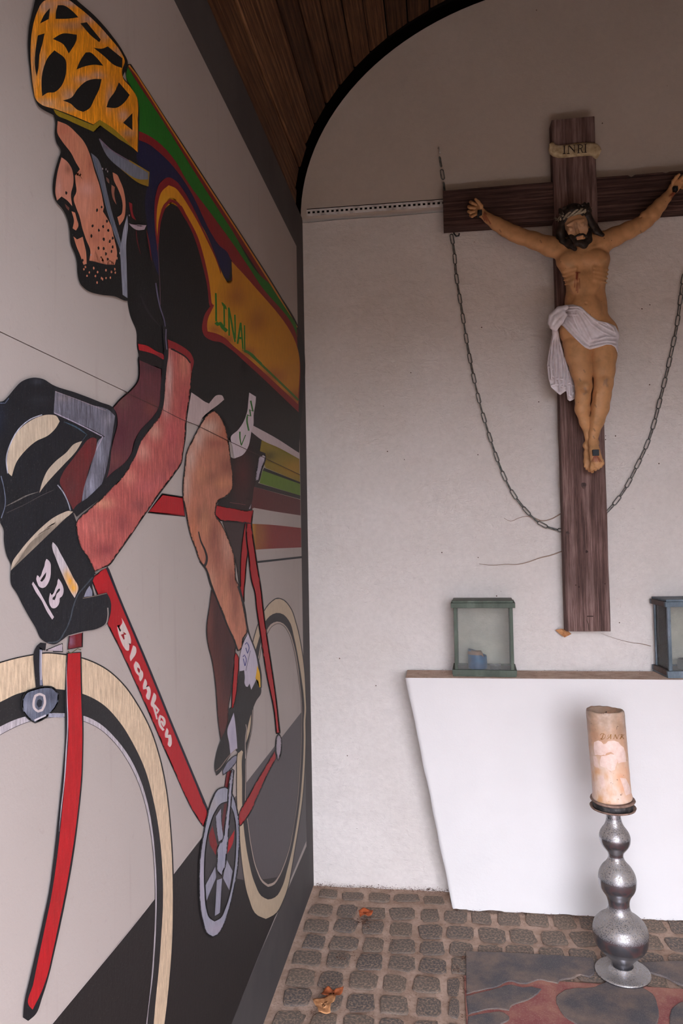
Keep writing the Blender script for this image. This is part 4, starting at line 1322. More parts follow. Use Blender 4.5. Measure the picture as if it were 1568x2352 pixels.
for k in range(nh):
    xa = x0 + k * pitch
    xm0, xm1, xb_ = xa + pitch / 2 - hw, xa + pitch / 2 + hw, xa + pitch
    z = lambda x, d: zc(x) + d
    quad((xa, yb, z(xa, -sh_)), (xb_, yb, z(xb_, -sh_)), (xb_, yb, z(xb_, -hh)), (xa, yb, z(xa, -hh)))
    quad((xa, yb, z(xa, hh)), (xb_, yb, z(xb_, hh)), (xb_, yb, z(xb_, sh_)), (xa, yb, z(xa, sh_)))
    quad((xa, yb, z(xa, -hh)), (xm0, yb, z(xm0, -hh)), (xm0, yb, z(xm0, hh)), (xa, yb, z(xa, hh)))
    quad((xm1, yb, z(xm1, -hh)), (xb_, yb, z(xb_, -hh)), (xb_, yb, z(xb_, hh)), (xm1, yb, z(xm1, hh)))
quad((x0, yb, zc(x0) + sh_), (x1, yb, zc(x1) + sh_), (x1, yb + 0.006, zc(x1) + sh_), (x0, yb + 0.006, zc(x0) + sh_))
quad((x0, yb + 0.006, zc(x0) - sh_), (x1, yb + 0.006, zc(x1) - sh_), (x1, yb, zc(x1) - sh_), (x0, yb, zc(x0) - sh_))
trim = make_obj('trim_1', vs, fs, m_bead)
trim['kind'] = 'structure'
vs, fs = [], []
quad((x0, yb + 0.004, zc(x0) - sh_), (x1, yb + 0.004, zc(x1) - sh_), (x1, yb + 0.004, zc(x1) + sh_ + 0.005), (x0, yb + 0.004, zc(x0) + sh_ + 0.005))
make_obj('hole_dark_sheet', vs, fs, m_void, trim)  # black sheet added to stand in for the dark inside the holes

# ------------------------------------------------------------------ signed-distance sculpting
class Field:
    def __init__(self, lo, hi, h):
        self.lo = np.array(lo, float)
        self.h = h
        self.n = np.ceil((np.array(hi, float) - self.lo) / h).astype(int) + 1
        self.F = np.full(self.n, 30.0, np.float32)
        self.tilt = None

    def tl(self, p):
        p = np.array(p, float)
        if self.tilt:
            cx, cy, a = self.tilt
            dx, dy = p[0] - cx, p[1] - cy
            p[0] = cx + dx * math.cos(a) + dy * math.sin(a)
            p[1] = cy - dx * math.sin(a) + dy * math.cos(a)
        return p

    def axes(self, sl):
        return [self.lo[i] + np.arange(sl[i].start, sl[i].stop) * self.h for i in range(3)]

    def box(self, lo, hi):
        a = np.maximum(0, np.floor((np.array(lo) - self.lo) / self.h).astype(int))
        b = np.minimum(self.n, np.ceil((np.array(hi) - self.lo) / self.h).astype(int) + 1)
        if np.any(b <= a):
            return None
        return tuple(slice(int(x), int(y)) for x, y in zip(a, b))

    def cone(self, a, b, ra, rb, k=6.0, zs=1.0, sub=False):
        """tapered capsule; zs stretches its depth"""
        a, b = self.tl(a), self.tl(b)
        m = max(ra, rb) * max(1, zs) + k + 4
        sl = self.box(np.minimum(a, b) - m, np.maximum(a, b) + m)
        if sl is None:
            return
        X, Y, Z = self.axes(sl)
        X = X[:, None, None] - a[0]
        Y = Y[None, :, None] - a[1]
        Z = (Z[None, None, :] - a[2]) / zs
        d = b - a
        d[2] /= zs
        L = max(1e-9, float(d @ d))
        t_ = np.clip((X * d[0] + Y * d[1] + Z * d[2]) / L, 0, 1)
        D = np.sqrt((X - t_ * d[0]) ** 2 + (Y - t_ * d[1]) ** 2 + (Z - t_ * d[2]) ** 2) - (ra + (rb - ra) * t_)
        self.merge(sl, D.astype(np.float32), k, sub)

    def ball(self, c_, r, k=6.0, sub=False):
        """ellipsoid, r = three radii"""
        c_, r = self.tl(c_), np.array(r, float)
        m = r + k + 4
        sl = self.box(c_ - m, c_ + m)
        if sl is None:
            return
        X, Y, Z = self.axes(sl)
        q = np.sqrt(((X[:, None, None] - c_[0]) / r[0]) ** 2 + ((Y[None, :, None] - c_[1]) / r[1]) ** 2 + ((Z[None, None, :] - c_[2]) / r[2]) ** 2)
        q2 = np.sqrt(((X[:, None, None] - c_[0]) / r[0] ** 2) ** 2 + ((Y[None, :, None] - c_[1]) / r[1] ** 2) ** 2 + ((Z[None, None, :] - c_[2]) / r[2] ** 2) ** 2)
        D = q * (q - 1) / np.maximum(q2, 1e-6)
        self.merge(sl, D.astype(np.float32), k, sub)

    def merge(self, sl, D, k, sub=False):
        A = self.F[sl]
        if sub:
            D = -D
            h = np.maximum(k - np.abs(A - D), 0) / k
            self.F[sl] = np.maximum(A, D) + h * h * k / 4
        else:
            h = np.maximum(k - np.abs(A - D), 0) / k
            self.F[sl] = np.minimum(A, D) - h * h * k / 4

    def chain(self, pts, k=5.0, zs=1.0):
        """pts: (x,y,z,r) joined by tapered capsules"""
        for p, q in zip(pts[:-1], pts[1:]):
            self.cone(p[:3], q[:3], p[3], q[3], k, zs)

    def mesh(self, F=None):
        F = self.F if F is None else F
        ins = F < 0
        nx, ny, nz = F.shape
        cs = [(i, j, k_) for i in (0, 1) for j in (0, 1) for k_ in (0, 1)]
        cnt = np.zeros((nx - 1, ny - 1, nz - 1), np.uint8)
        for i, j, k_ in cs:
            cnt += ins[i:nx - 1 + i, j:ny - 1 + j, k_:nz - 1 + k_]
        act = (cnt > 0) & (cnt < 8)
        idx = np.argwhere(act)
        ids = np.full(act.shape, -1, np.int64)
        ids[act] = np.arange(len(idx))
        vals = {c_: F[idx[:, 0] + c_[0], idx[:, 1] + c_[1], idx[:, 2] + c_[2]] for c_ in cs}
        P = np.zeros((len(idx), 3))
        W = np.zeros(len(idx))
        for a in cs:
            for ax in range(3):
                if a[ax]:
                    continue
                b = tuple(1 if i == ax else a[i] for i in range(3))
                fa, fb = vals[a], vals[b]
                cr_ = (fa < 0) != (fb < 0)
                t_ = np.where(cr_, fa / np.where(cr_, fa - fb, 1), 0)
                pos = np.tile(np.array(a, float), (len(idx), 1))
                pos[:, ax] += t_
                P += pos * cr_[:, None]
                W += cr_
        P = P / W[:, None] + idx
        P = self.lo + P * self.h
        quads = []
        for ax in range(3):
            u, v = (ax + 1) % 3, (ax + 2) % 3
            sl0 = [slice(1, -1)] * 3
            sl0[ax] = slice(0, -1)
            sl1 = list(sl0)
            sl1[ax] = slice(1, None)
            a, b = ins[tuple(sl0)], ins[tuple(sl1)]
            e = np.argwhere(a != b)
            flip = a[tuple(e.T)]
            base_ = e.copy()
            base_[:, u] += 1
            base_[:, v] += 1
            def cid(du, dv):
                q = base_.copy()
                q[:, u] += du
                q[:, v] += dv
                return ids[q[:, 0], q[:, 1], q[:, 2]]
            q = np.stack([cid(-1, -1), cid(0, -1), cid(0, 0), cid(-1, 0)], 1)
            q[~flip] = q[~flip][:, ::-1]
            quads.append(q)
        Q_ = np.concatenate(quads)
        Q_ = Q_[(Q_ >= 0).all(1)]
        return P, Q_


def poly_sdf(px, U, V):
    """signed distance to a polygon on the grid U x V (inside negative)"""
    P = np.array(px, float)
    X, Y = np.meshgrid(U, V, indexing='ij')
    d = np.full(X.shape, 1e9)
    s_ = np.ones(X.shape)
    n = len(P)
    j = n - 1
    for i in range(n):
        e = P[j] - P[i]
        wx, wy = X - P[i, 0], Y - P[i, 1]
        t_ = np.clip((wx * e[0] + wy * e[1]) / (e @ e), 0, 1)
        d = np.minimum(d, (wx - e[0] * t_) ** 2 + (wy - e[1] * t_) ** 2)
        c1, c2, c3 = Y >= P[i, 1], Y < P[j, 1], e[0] * wy > e[1] * wx
        fl_ = (c1 & c2 & c3) | (~c1 & ~c2 & ~c3)
        s_ = np.where(fl_, -s_, s_)
        j = i
    return s_ * np.sqrt(d)


def line_dist(pts, U, V):
    X, Y = np.meshgrid(U, V, indexing='ij')
    d = np.full(X.shape, 1e9)
    for a, b in zip(pts[:-1], pts[1:]):
        a, b = np.array(a, float), np.array(b, float)
        e = b - a
        wx, wy = X - a[0], Y - a[1]
        t_ = np.clip((wx * e[0] + wy * e[1]) / max(e @ e, 1e-9), 0, 1)
        d = np.minimum(d, np.hypot(wx - e[0] * t_, wy - e[1] * t_))
    return d


YS, MPP = 2.690, 1 / 622.0      # statue plane and metres per traced unit


def to_world(P):
    out = []
    for u, v, w in P:
        out.append(tuple(at_y(u, v, YS + w * MPP)))
    return out


def sculpt_obj(name, P, Q_, mat, parent, colors=None):
    me = bpy.data.meshes.new(name)
    me.from_pydata(to_world(P), [], [tuple(int(i) for i in q) for q in Q_])
    if colors is not None:
        ca = me.color_attributes.new('paint', 'FLOAT_COLOR', 'POINT')
        ca.data.foreach_set('color', np.concatenate([colors, np.ones((len(colors), 1))], 1).astype(np.float32).ravel())
    me.materials.append(mat)
    me.polygons.foreach_set('use_smooth', [True] * len(me.polygons))
    bm_ = bmesh.new()
    bm_.from_mesh(me)
    bmesh.ops.recalc_face_normals(bm_, faces=bm_.faces)
    bm_.to_mesh(me)
    bm_.free()
    me.update()
    o_ = bpy.data.objects.new(name, me)
    COL.objects.link(o_)
    o_.parent = parent
    if parent.type == 'EMPTY':
        o_.matrix_parent_inverse = Matrix.Translation(parent.location).inverted()
    return o_


# ------------------------------------------------------------------ crucifix
BX0, BX1 = 0.448, 0.603
BY0, BY1 = 2.757, 2.815
crucifix = thing('crucifix', 'large dark wooden crucifix with a painted carved figure, hung on the white wall', 'crucifix', ((BX0 + BX1) / 2, 2.78, 0.99))


def beam(name, x0, x1, z0, z1, y0, y1, mat, along, parent, seed, notches=()):
    """rough sawn beam with slightly worn arrises"""
    NL = 70
    rr = random.Random(seed)
    vs_, fs_ = [], []
    ch = 0.003
    for i in range(NL + 1):
        u = i / NL
        if along == 'Z':
            p0, p1 = x0, x1
            l = z0 + (z1 - z0) * u
        else:
            p0, p1 = z0, z1
            l = x0 + (x1 - x0) * u
        n0 = mnoise.noise(Vector((l * 6, seed, 0))) * 0.0016
        n1 = mnoise.noise(Vector((l * 6, seed, 9))) * 0.0016
        for nl, nd in notches:
            if abs(l - nl) < 0.012:
                n1 -= nd * (1 - abs(l - nl) / 0.012)
        a0, a1 = p0 + n0, p1 + n1
        ring = [(a0 + ch, y0), (a1 - ch, y0), (a1, y0 + ch), (a1, y1), (a0, y1), (a0, y0 + ch)]
        for p, y in ring:
            vs_.append((p, y, l) if along == 'Z' else (l, y, p))
    for i in range(NL):
        for k_ in range(6):
            a, b = i * 6 + k_, i * 6 + (k_ + 1) % 6
            fs_.append((a, b, b + 6, a + 6))
    fs_.append(tuple(range(6)))
    fs_.append(tuple(range(NL * 6, NL * 6 + 6)))
    o_ = make_obj(name, vs_, fs_, mat, parent)
    bm_ = bmesh.new()
    bm_.from_mesh(o_.data)
    bmesh.ops.recalc_face_normals(bm_, faces=bm_.faces)
    bm_.to_mesh(o_.data)
    bm_.free()
    return o_


up = beam('upright_beam', BX0, BX1, 0.992, 2.895, BY0, BY1, m_cross, 'Z', crucifix, 3)
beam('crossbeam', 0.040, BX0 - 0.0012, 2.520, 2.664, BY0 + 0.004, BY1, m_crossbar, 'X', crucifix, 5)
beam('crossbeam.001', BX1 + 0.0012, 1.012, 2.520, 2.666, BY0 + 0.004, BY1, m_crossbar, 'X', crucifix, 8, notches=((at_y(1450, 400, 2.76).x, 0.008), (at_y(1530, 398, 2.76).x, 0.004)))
for i, (x, z) in enumerate(((0.525, 2.75), (0.525, 1.10))):
    bm = bmesh.new()
    bm_box(bm, x - 0.03, x + 0.03, BY1 - 0.001, YB - 0.009, z - 0.03, z + 0.03)
    from_bm('wall_block' if i == 0 else 'wall_block.001', bm, m_cross, crucifix)

# knots and the split at the foot of the beam
t = NT('dark_knot', rough=0.8)
t.base((0.035, 0.018, 0.014, 1))
m_knot = t.m
t = NT('grey_knot', rough=0.8)
t.base(t.ramp(t.noise(60, 3, 0.6), [(0.35, (0.05, 0.03, 0.026, 1)), (0.7, (0.13, 0.075, 0.065, 1))]))
m_knot2 = t.m
for i, (px, py, r, mm) in enumerate(((1340, 1115, 7.5, m_knot2), (1303, 1225, 5.0, m_knot2), (1347, 1267, 3.4, m_knot), (1322, 1344, 1.6, m_knot), (1329, 1348, 2.2, m_knot), (1389, 1341, 1.6, m_knot))):
    c_ = at_y(px, py, BY0)
    r = r / 606
    vs = [(c_.x, BY0 - 0.0012, c_.z)]
    for k_ in range(14):
        a = 2 * math.pi * k_ / 14
        q = 1 + 0.12 * math.sin(3 * a + i)
        vs.append((c_.x + math.cos(a) * r * q, BY0 + 0.0004, c_.z + math.sin(a) * r * 1.25 * q))
    fs = [(0, 1 + (k_ + 1) % 14, 1 + k_) for k_ in range(14)]
    make_obj('knot' if i == 0 else 'knot.%03d' % i, vs, fs, mm, crucifix)
vs, fs = [], []
sp_ = [(1352, 1447), (1351, 1435), (1347.5, 1425), (1347.5, 1415.5), (1362, 1415.5)]
for i, (px, py) in enumerate(sp_):
    c_ = at_y(px, py, BY0)
    w_ = 0.0011
    dx, dz = (w_, 0) if i < 3 else (0, w_ * 1.6)
    vs += [(c_.x - dx, BY0 - 0.0004, c_.z - dz), (c_.x + dx, BY0 - 0.0004, c_.z + dz)]
fs = [(2 * i, 2 * i + 1, 2 * i + 3, 2 * i + 2) for i in range(len(sp_) - 1)]
make_obj('split', vs, fs, m_knot, crucifix)

# scroll with INRI
t = NT('aged_parchment_paint', rough=0.8, spec=0.2)
t.base(t.ramp(t.noise(40, 4, 0.6), [(0.3, (0.20, 0.135, 0.06, 1)), (0.55, (0.44, 0.33, 0.19, 1)), (0.8, (0.56, 0.45, 0.30, 1))]))
t.bump(t.noise(60, 4, 0.6), 0.4, 0.002)
m_scroll = t.m
S = lambda s_: [(1240 + float(a.split(',')[0]) / 9.8, 300 + float(a.split(',')[1]) / 9.8) for a in s_.split()]
top = resamp([Vector(p) for p in S('210,300 250,262 300,262 330,300 400,330 520,322 700,300 800,275 950,265 1100,268 1210,272 1290,300 1350,360 1378,430')], 60)
bot = resamp([Vector(p) for p in S('205,300 205,400 222,480 300,540 420,575 560,585 700,580 850,562 1000,545 1100,530 1180,530 1225,575 1270,600 1330,560 1378,450')], 60)
vs, fs = [], []
for i in range(60):
    u = i / 59
    bulge = 0.010 + 0.004 * math.sin(u * 9.0) + 0.012 * (1 - min(1, u / 0.12)) + 0.012 * max(0, (u - 0.86) / 0.14)
    for j in range(7):
        w_ = j / 6
        p = top[i].lerp(bot[i], w_)
        q = at_y(p.x, p.y, BY0 - bulge - 0.004 * math.sin(w_ * math.pi))
        vs.append(tuple(q))
for i in range(59):
    for j in range(6):
        a = i * 7 + j
        fs.append((a, a + 1, a + 8, a + 7))
n0 = len(vs)
vs += [(x, BY0 + 0.0 if 0.03 < (i // 7) / 59 < 0.9 else y + 0.006, z) for i, (x, y, z) in enumerate(vs)]
for i in range(59):
    for j in (0, 6):
        a = i * 7 + j
        fs.append((a, a + 7, n0 + a + 7, n0 + a) if j == 0 else (a + 7, a, n0 + a, n0 + a + 7))
for i in (0, 59):
    for j in range(6):
        a = i * 7 + j
        fs.append((a, n0 + a, n0 + a + 1, a + 1) if i == 0 else (a + 1, n0 + a + 1, n0 + a, a))
scroll = make_obj('scroll', vs, fs, m_scroll, crucifix, smooth=True)
t = NT('dark_letter_paint', rough=0.7)
t.base((0.022, 0.012, 0.008, 1))
m_letter = t.m


def wall_strokes(name, lines, mat, parent, ydepth, tr):
    vs, fs = [], []
    for pts, w_ in lines:
        P_ = [Vector(p) for p in tr(pts)]
        for a, b in zip(P_[:-1], P_[1:]):
            d = (b - a).normalized()
            n_ = Vector((-d.y, d.x)) * w_ / 2
            i = len(vs)
            for p in (a + n_, a - n_, b - n_, b + n_):
                vs.append(tuple(at_y(p.x, p.y, ydepth)))
            fs.append((i, i + 1, i + 2, i + 3))
    o_ = make_obj(name, vs, fs, mat, parent)
    o_['kind'] = 'stuff'
    return o_


wall_strokes('lettering', [
    ('545,335 545,520', 2.6), ('515,345 575,340', 1.2), ('510,520 575,518', 1.8),
    ('637,340 637,520', 1.5), ('600,520 665,518', 1.8), ('650,335 770,470', 2.6), ('775,325 775,500', 1.4), ('740,330 800,322', 1.0),
    ('865,320 862,500', 2.6), ('820,322 900,315', 1.3), ('835,505 895,500', 1.5), ('880,315 945,325 955,360 930,400 880,408', 1.8), ('915,405 950,490 975,488', 2.0),
    ('1020,300 1018,490', 2.6), ('985,305 1060,300', 1.2), ('985,492 1050,488', 1.5)], m_letter, scroll, BY0 - 0.0215, S)

# ------------------------------------------------------------------ the carved figure
fld = Field((1068, 392, -62), (1614, 1098, 40), 1.5)
B_ = fld
# torso
B_.cone((1338, 590, 0), (1344, 640, 2), 50, 44, 10, 0.62)
B_.cone((1344, 640, 2), (1345, 700, 4), 44, 45, 12, 0.62)
B_.cone((1345, 700, 4), (1350, 755, 4), 47, 50, 12, 0.66)
B_.cone((1306, 600, -8), (1318, 628, -8), 30, 24, 12, 0.8)
B_.cone((1371, 595, -8), (1366, 628, -8), 30, 26, 12, 0.8)
B_.ball((1342, 655, -24), (34, 26, 10), 12)
B_.ball((1345, 712, -24), (34, 34, 14), 14)
# pectorals and ribs
B_.ball((1311, 595, -28), (24, 16, 8), 12)
B_.ball((1368, 591, -28), (26, 16, 8), 12)
for i in range(4):
    y = 620 + i * 10
    B_.cone((1290 + i * 2.5, y + 4, -20), (1322, y - 4 - i, -32), 1.3, 1.2, 9)
    B_.cone((1396 - i, y, -18), (1364, y - 6 - i, -32), 1.3, 1.2, 9)
B_.cone((1341, 596, -42), (1344, 632, -39), 3.5, 3.0, 5, sub=True)
B_.cone((1312, 662, -37), (1344, 630, -41), 3, 2.5, 6, sub=True)
B_.cone((1376, 662, -36), (1346, 630, -41), 3, 2.5, 6, sub=True)
B_.ball((1345, 697, -38), (3, 2.5, 4), 3, sub=True)
B_.cone((1320, 688, -40), (1372, 690, -38), 2, 2, 5, sub=True)
# shoulders, collarbones
B_.cone((1296, 570, -2), (1380, 556, -2), 22, 24, 12, 0.8)
B_.cone((1345, 572, -26), (1300, 566, -18), 2.8, 2.2, 5)
B_.cone((1350, 572, -26), (1392, 556, -18), 2.8, 2.2, 5)
# neck and head
B_.cone((1352, 572, -6), (1343, 532, -14), 17, 15, 8)
B_.tilt = (1322, 515, 0.21)
B_.ball((1323, 510, -18), (28, 33, 30), 6)
B_.cone((1325, 520, -30), (1330, 552, -38), 20, 11, 8)
B_.cone((1321, 508, -51), (1322, 534, -62), 3.0, 4.6, 4)
B_.cone((1303, 513, -44), (1318, 508, -52), 2.6, 2.2, 4)
B_.cone((1325, 507, -52), (1341, 508, -44), 2.2, 2.6, 4)
B_.ball((1309, 520, -48), (6, 3.2, 2.5), 4, sub=True)
B_.ball((1336, 519, -48), (6, 3.2, 2.5), 4, sub=True)
B_.ball((1308.5, 521, -46), (5, 3.4, 3.4), 2)
B_.ball((1336.5, 518, -46), (5, 3.4, 3.4), 2)
B_.ball((1309, 531, -38), (10, 9, 6), 9)
B_.ball((1337, 530, -38), (10, 9, 6), 9)
B_.cone((1318, 545, -51), (1332, 544, -51), 2.4, 2.4, 2.5)
B_.cone((1318, 550, -50), (1331, 549, -50), 2.2, 2.2, 2.5)
B_.tilt = None
# arms: seen on the left of the photograph
B_.chain([(1290, 572, 0, 26), (1262, 566, 4, 23), (1225, 552, 8, 19.5), (1196, 543, 12, 18), (1180, 537, 14, 18.5)], 8)
B_.chain([(1180, 536, 14, 18), (1160, 526, 15, 17.5), (1140, 514, 17, 15.5), (1122, 502, 20, 11.5), (1112, 494, 22, 9.5)], 6)
B_.ball((1181, 527, 8), (15, 9, 11), 5)
B_.cone((1184, 538, 2), (1196, 534, 2), 2.5, 1.5, 4, sub=True)
B_.chain([(1112, 494, 22, 9), (1103, 487, 24, 10.5), (1094, 479, 24, 11)], 5, 0.7)
B_.chain([(1104, 486, 20, 5.5), (1104, 473, 17, 5), (1098, 464, 16, 4), (1092, 458, 16, 3.6)], 3)
for (x, y, dx, dy, r) in ((1090, 468, -12, -3.5, 4.0), (1087, 476, -13, -1, 4.2), (1086, 484, -12, 2, 4.2), (1089, 491, -11, 4, 3.7)):
    B_.chain([(x, y, 22, r), (x + dx * 0.75, y + dy, 14, r), (x + dx * 0.75 + 3, y + dy + 2, 7, r * 0.9), (x + 3, y + 2, 7, r * 0.8)], 2.0)
# on the right
B_.chain([(1385, 556, 0, 24), (1412, 543, 4, 21), (1445, 528, 8, 19), (1468, 517, 11, 17), (1484, 506, 13, 17)], 8)
B_.chain([(1484, 506, 13, 16.5), (1500, 489, 14, 17), (1516, 470, 17, 14.5), (1530, 454, 20, 11), (1539, 443, 22, 9.5)], 6)
B_.ball((1483, 493, 8), (13, 9, 11), 5)
B_.cone((1470, 501, 2), (1486, 504, 2), 2.2, 1.5, 4, sub=True)
B_.chain([(1539, 443, 22, 9), (1547, 432, 23, 11), (1556, 422, 22, 11.5)], 5, 0.65)
B_.chain([(1544, 430, 20, 5), (1546, 417, 16, 4.6), (1553, 407, 13, 4), (1559, 401, 12, 3.4)], 3)
for (x, y, ex, ey, r) in ((1560, 414, 1570, 404, 4.0), (1565, 419, 1578, 411, 4.2), (1567, 425, 1580, 421, 4.0), (1566, 432, 1577, 430, 3.6)):
    B_.chain([(x, y, 20, r), ((x + ex) / 2, (y + ey) / 2, 12, r), (ex, ey, 8, r * 0.9), (ex + 2, ey + 3, 3, r * 0.8)], 2.0)
# hips and legs
B_.cone((1326, 762, 4), (1380, 764, 4), 42, 40, 12, 0.66)
def limb(k_join, build):
    """sculpt a limb on its own lattice, then join it with a tight crease"""
    i0 = [int(round((v - l) / fld.h)) for v, l in zip((1275, 740, -62), fld.lo)]
    lo_ = [l + i * fld.h for l, i in zip(fld.lo, i0)]
    T = Field(lo_, (1430, 1097, 39), fld.h)
    build(T)
    sl = tuple(slice(i, i + n) for i, n in zip(i0, T.n))
    A = fld.F[sl]
    D = T.F[:A.shape[0], :A.shape[1], :A.shape[2]]
    h_ = np.maximum(k_join - np.abs(A - D), 0) / k_join
    fld.F[sl] = np.minimum(A, D) - h_ * h_ * k_join / 4


def leg_left(T):
    T.chain([(1324, 790, 2, 33), (1328, 815, -3, 30), (1335, 850, -11, 25), (1340, 885, -18, 20)], 8, 0.85)
    T.ball((1344, 889, -33), (9, 11, 8), 6)
    T.chain([(1340, 888, -18, 19.5), (1338, 915, -10, 17.5), (1337, 940, -4, 17), (1343, 970, 4, 12.5), (1351, 1000, 12, 8.5), (1352, 1018, 16, 8.5)], 6, 0.9)
    T.ball((1346, 1023, 14), (8.5, 8.5, 9), 5)
    T.chain([(1352, 1020, 16, 8.5), (1350, 1042, 12, 9.5), (1351, 1060, 8, 11), (1354, 1070, 7, 9.5)], 4, 0.8)
    for (x, y, ex, ey, r) in ((1345, 1064, 1343, 1071, 3.4), (1349, 1068, 1347, 1077, 3.6), (1354, 1072, 1353, 1081, 4.0), (1360, 1074, 1360, 1083, 4.6)):
        T.chain([(x, y, 5, r), (ex, ey, 2, r * 0.9)], 1.6)


def leg_right(T):
    T.chain([(1384, 790, 0, 32), (1386, 815, -4, 29.5), (1386, 850, -13, 25.5), (1386, 880, -19, 22)], 8, 0.85)
    T.ball((1390, 876, -35), (9, 11, 8), 6)
    T.chain([(1386, 880, -19, 21.5), (1382, 908, -13, 21), (1378, 936, -8, 20.5), (1371, 966, -3, 16.5), (1364, 995, 2, 11.5), (1362, 1014, 4, 10.5)], 6, 0.9)
    T.cone((1372, 905, -30), (1364, 985, -10), 3.5, 2.5, 5)
    T.ball((1371, 1018, 6), (5.5, 6, 6), 5)
    T.chain([(1362, 1016, 0, 11.5), (1365, 1036, -8, 12), (1368, 1052, -13, 13.5), (1371, 1062, -15, 13)], 5, 0.8)
    for (x, y, ex, ey, r) in ((1360, 1068, 1358, 1078, 5.2), (1368, 1069, 1367, 1079, 4.2), (1374, 1067, 1374, 1076, 3.9), (1379, 1064, 1380, 1072, 3.6), (1383, 1060, 1384, 1067, 3.4)):
        T.chain([(x, y - 3, -15, r * 0.9), (ex, ey - 3, -19, r), (ex, ey, -17, r * 0.85)], 1.5)


limb(1.5, leg_left)
limb(1.5, leg_right)
B_.cone((1357, 806, -34), (1358, 885, -32), 3.0, 2.2, 4, sub=True)
B_.cone((1358, 885, -30), (1356, 960, -14), 2.2, 1.6, 4, sub=True)
P, Qd = B_.mesh()

t = NT('painted_flesh', rough=0.55, spec=0.35)
c = t.attr('paint')
c = t.mix(t.ramp(t.noise(34, 5, 0.62), [(0.42, 0.0), (0.72, 0.42)]), c, (0.20, 0.115, 0.045, 1))
vo = t.n('ShaderNodeTexVoronoi', feature='F1')
vo.inputs['Scale'].default_value = 60
t.link(t.tc.outputs['Object'], vo.inputs['Vector'])
sp = t.math('MULTIPLY', t.math('LESS_THAN', vo.outputs['Distance'], 0.11), t.math('GREATER_THAN', t.noise(30, 3, 0.6), 0.60))
c = t.mix(sp, c, (0.06, 0.035, 0.02, 1))
t.base(c)
t.bump(t.noise(160, 4, 0.6), 0.25, 0.0012)
m_flesh = t.m

base_c = np.array([0.52, 0.262, 0.115])
Cc = np.tile(base_c, (len(P), 1))


def dab(pts, r, col, st, front=True):
    global Cc
    d = np.full(len(P), 1e9)
    for a, b in zip(pts[:-1], pts[1:]):
        a, b = np.array(a, float), np.array(b, float)
        e = b - a
        w_ = P[:, :2] - a
        t_ = np.clip((w_ @ e) / max(e @ e, 1e-9), 0, 1)
        d = np.minimum(d, np.hypot(*(w_ - t_[:, None] * e).T))
    k_ = st * np.exp(-(d / r) ** 2)
    Cc += (np.array(col) - Cc) * k_[:, None]


BLOOD = (0.16, 0.012, 0.008)
dab([(1322, 626), (1331, 626)], 1.6, BLOOD, 1)
dab([(1325, 628), (1324, 640)], 2.8, BLOOD, 1)
for a, b in (((1330, 640), (1331, 662)), ((1320, 644), (1319, 660)), ((1325, 642), (1323, 668)), ((1327, 650), (1326, 672))):
    dab([a, b], 1.2, BLOOD, 0.8)
dab([(1343, 892), (1346, 901), (1341, 905)], 3.2, (0.16, 0.10, 0.08), 0.65)
dab([(1393, 872), (1391, 880), (1394, 886)], 3.2, (0.16, 0.10, 0.08), 0.65)
dab([(1388, 874), (1386, 884)], 2.0, (0.16, 0.10, 0.08), 0.5)
dab([(1344, 884), (1345, 884)], 4, (0.60, 0.36, 0.20), 0.6)
for x in (1359, 1363, 1367, 1371, 1376, 1380):
    dab([(1367 + (x - 1367) * 0.4, 1048), (x, 1060)], 1.3, BLOOD, 0.9)
for a, b in (((1110, 492), (1118, 508)), ((1112, 490), (1126, 514)), ((1108, 496), (1113, 506)), ((1112, 487), (1117, 492))):
    dab([a, b], 1.6, BLOOD, 0.85)
for a, b in (((1548, 440), (1537, 450)), ((1550, 444), (1542, 455)), ((1546, 445), (1541, 449))):
    dab([a, b], 2.0, BLOOD, 0.9)
for px_, py_ in ((1147, 528), (1149, 540), (1240, 552), (1470, 530), (1340, 850), (1330, 870), (1366, 930), (1363, 985), (1362, 1002)):
    dab([(px_, py_), (px_ + 3, py_ + 5)], 1.3, (0.08, 0.04, 0.03), 0.7)
dab([(1300, 606), (1318, 612)], 5, (0.33, 0.19, 0.085), 0.5)
dab([(1300, 668), (1312, 640)], 7, (0.33, 0.19, 0.085), 0.5)
dab([(1388, 600), (1392, 660)], 7, (0.33, 0.19, 0.085), 0.5)
dab([(1300, 520), (1345, 520)], 16, (0.58, 0.37, 0.25), 0.6)
dab([(1318, 547), (1332, 546)], 2.2, (0.36, 0.13, 0.09), 0.7)
fig = sculpt_obj('figure', P, Qd, m_flesh, crucifix, Cc)
fig['label'] = 'carved and painted body with outstretched arms and crossed feet'

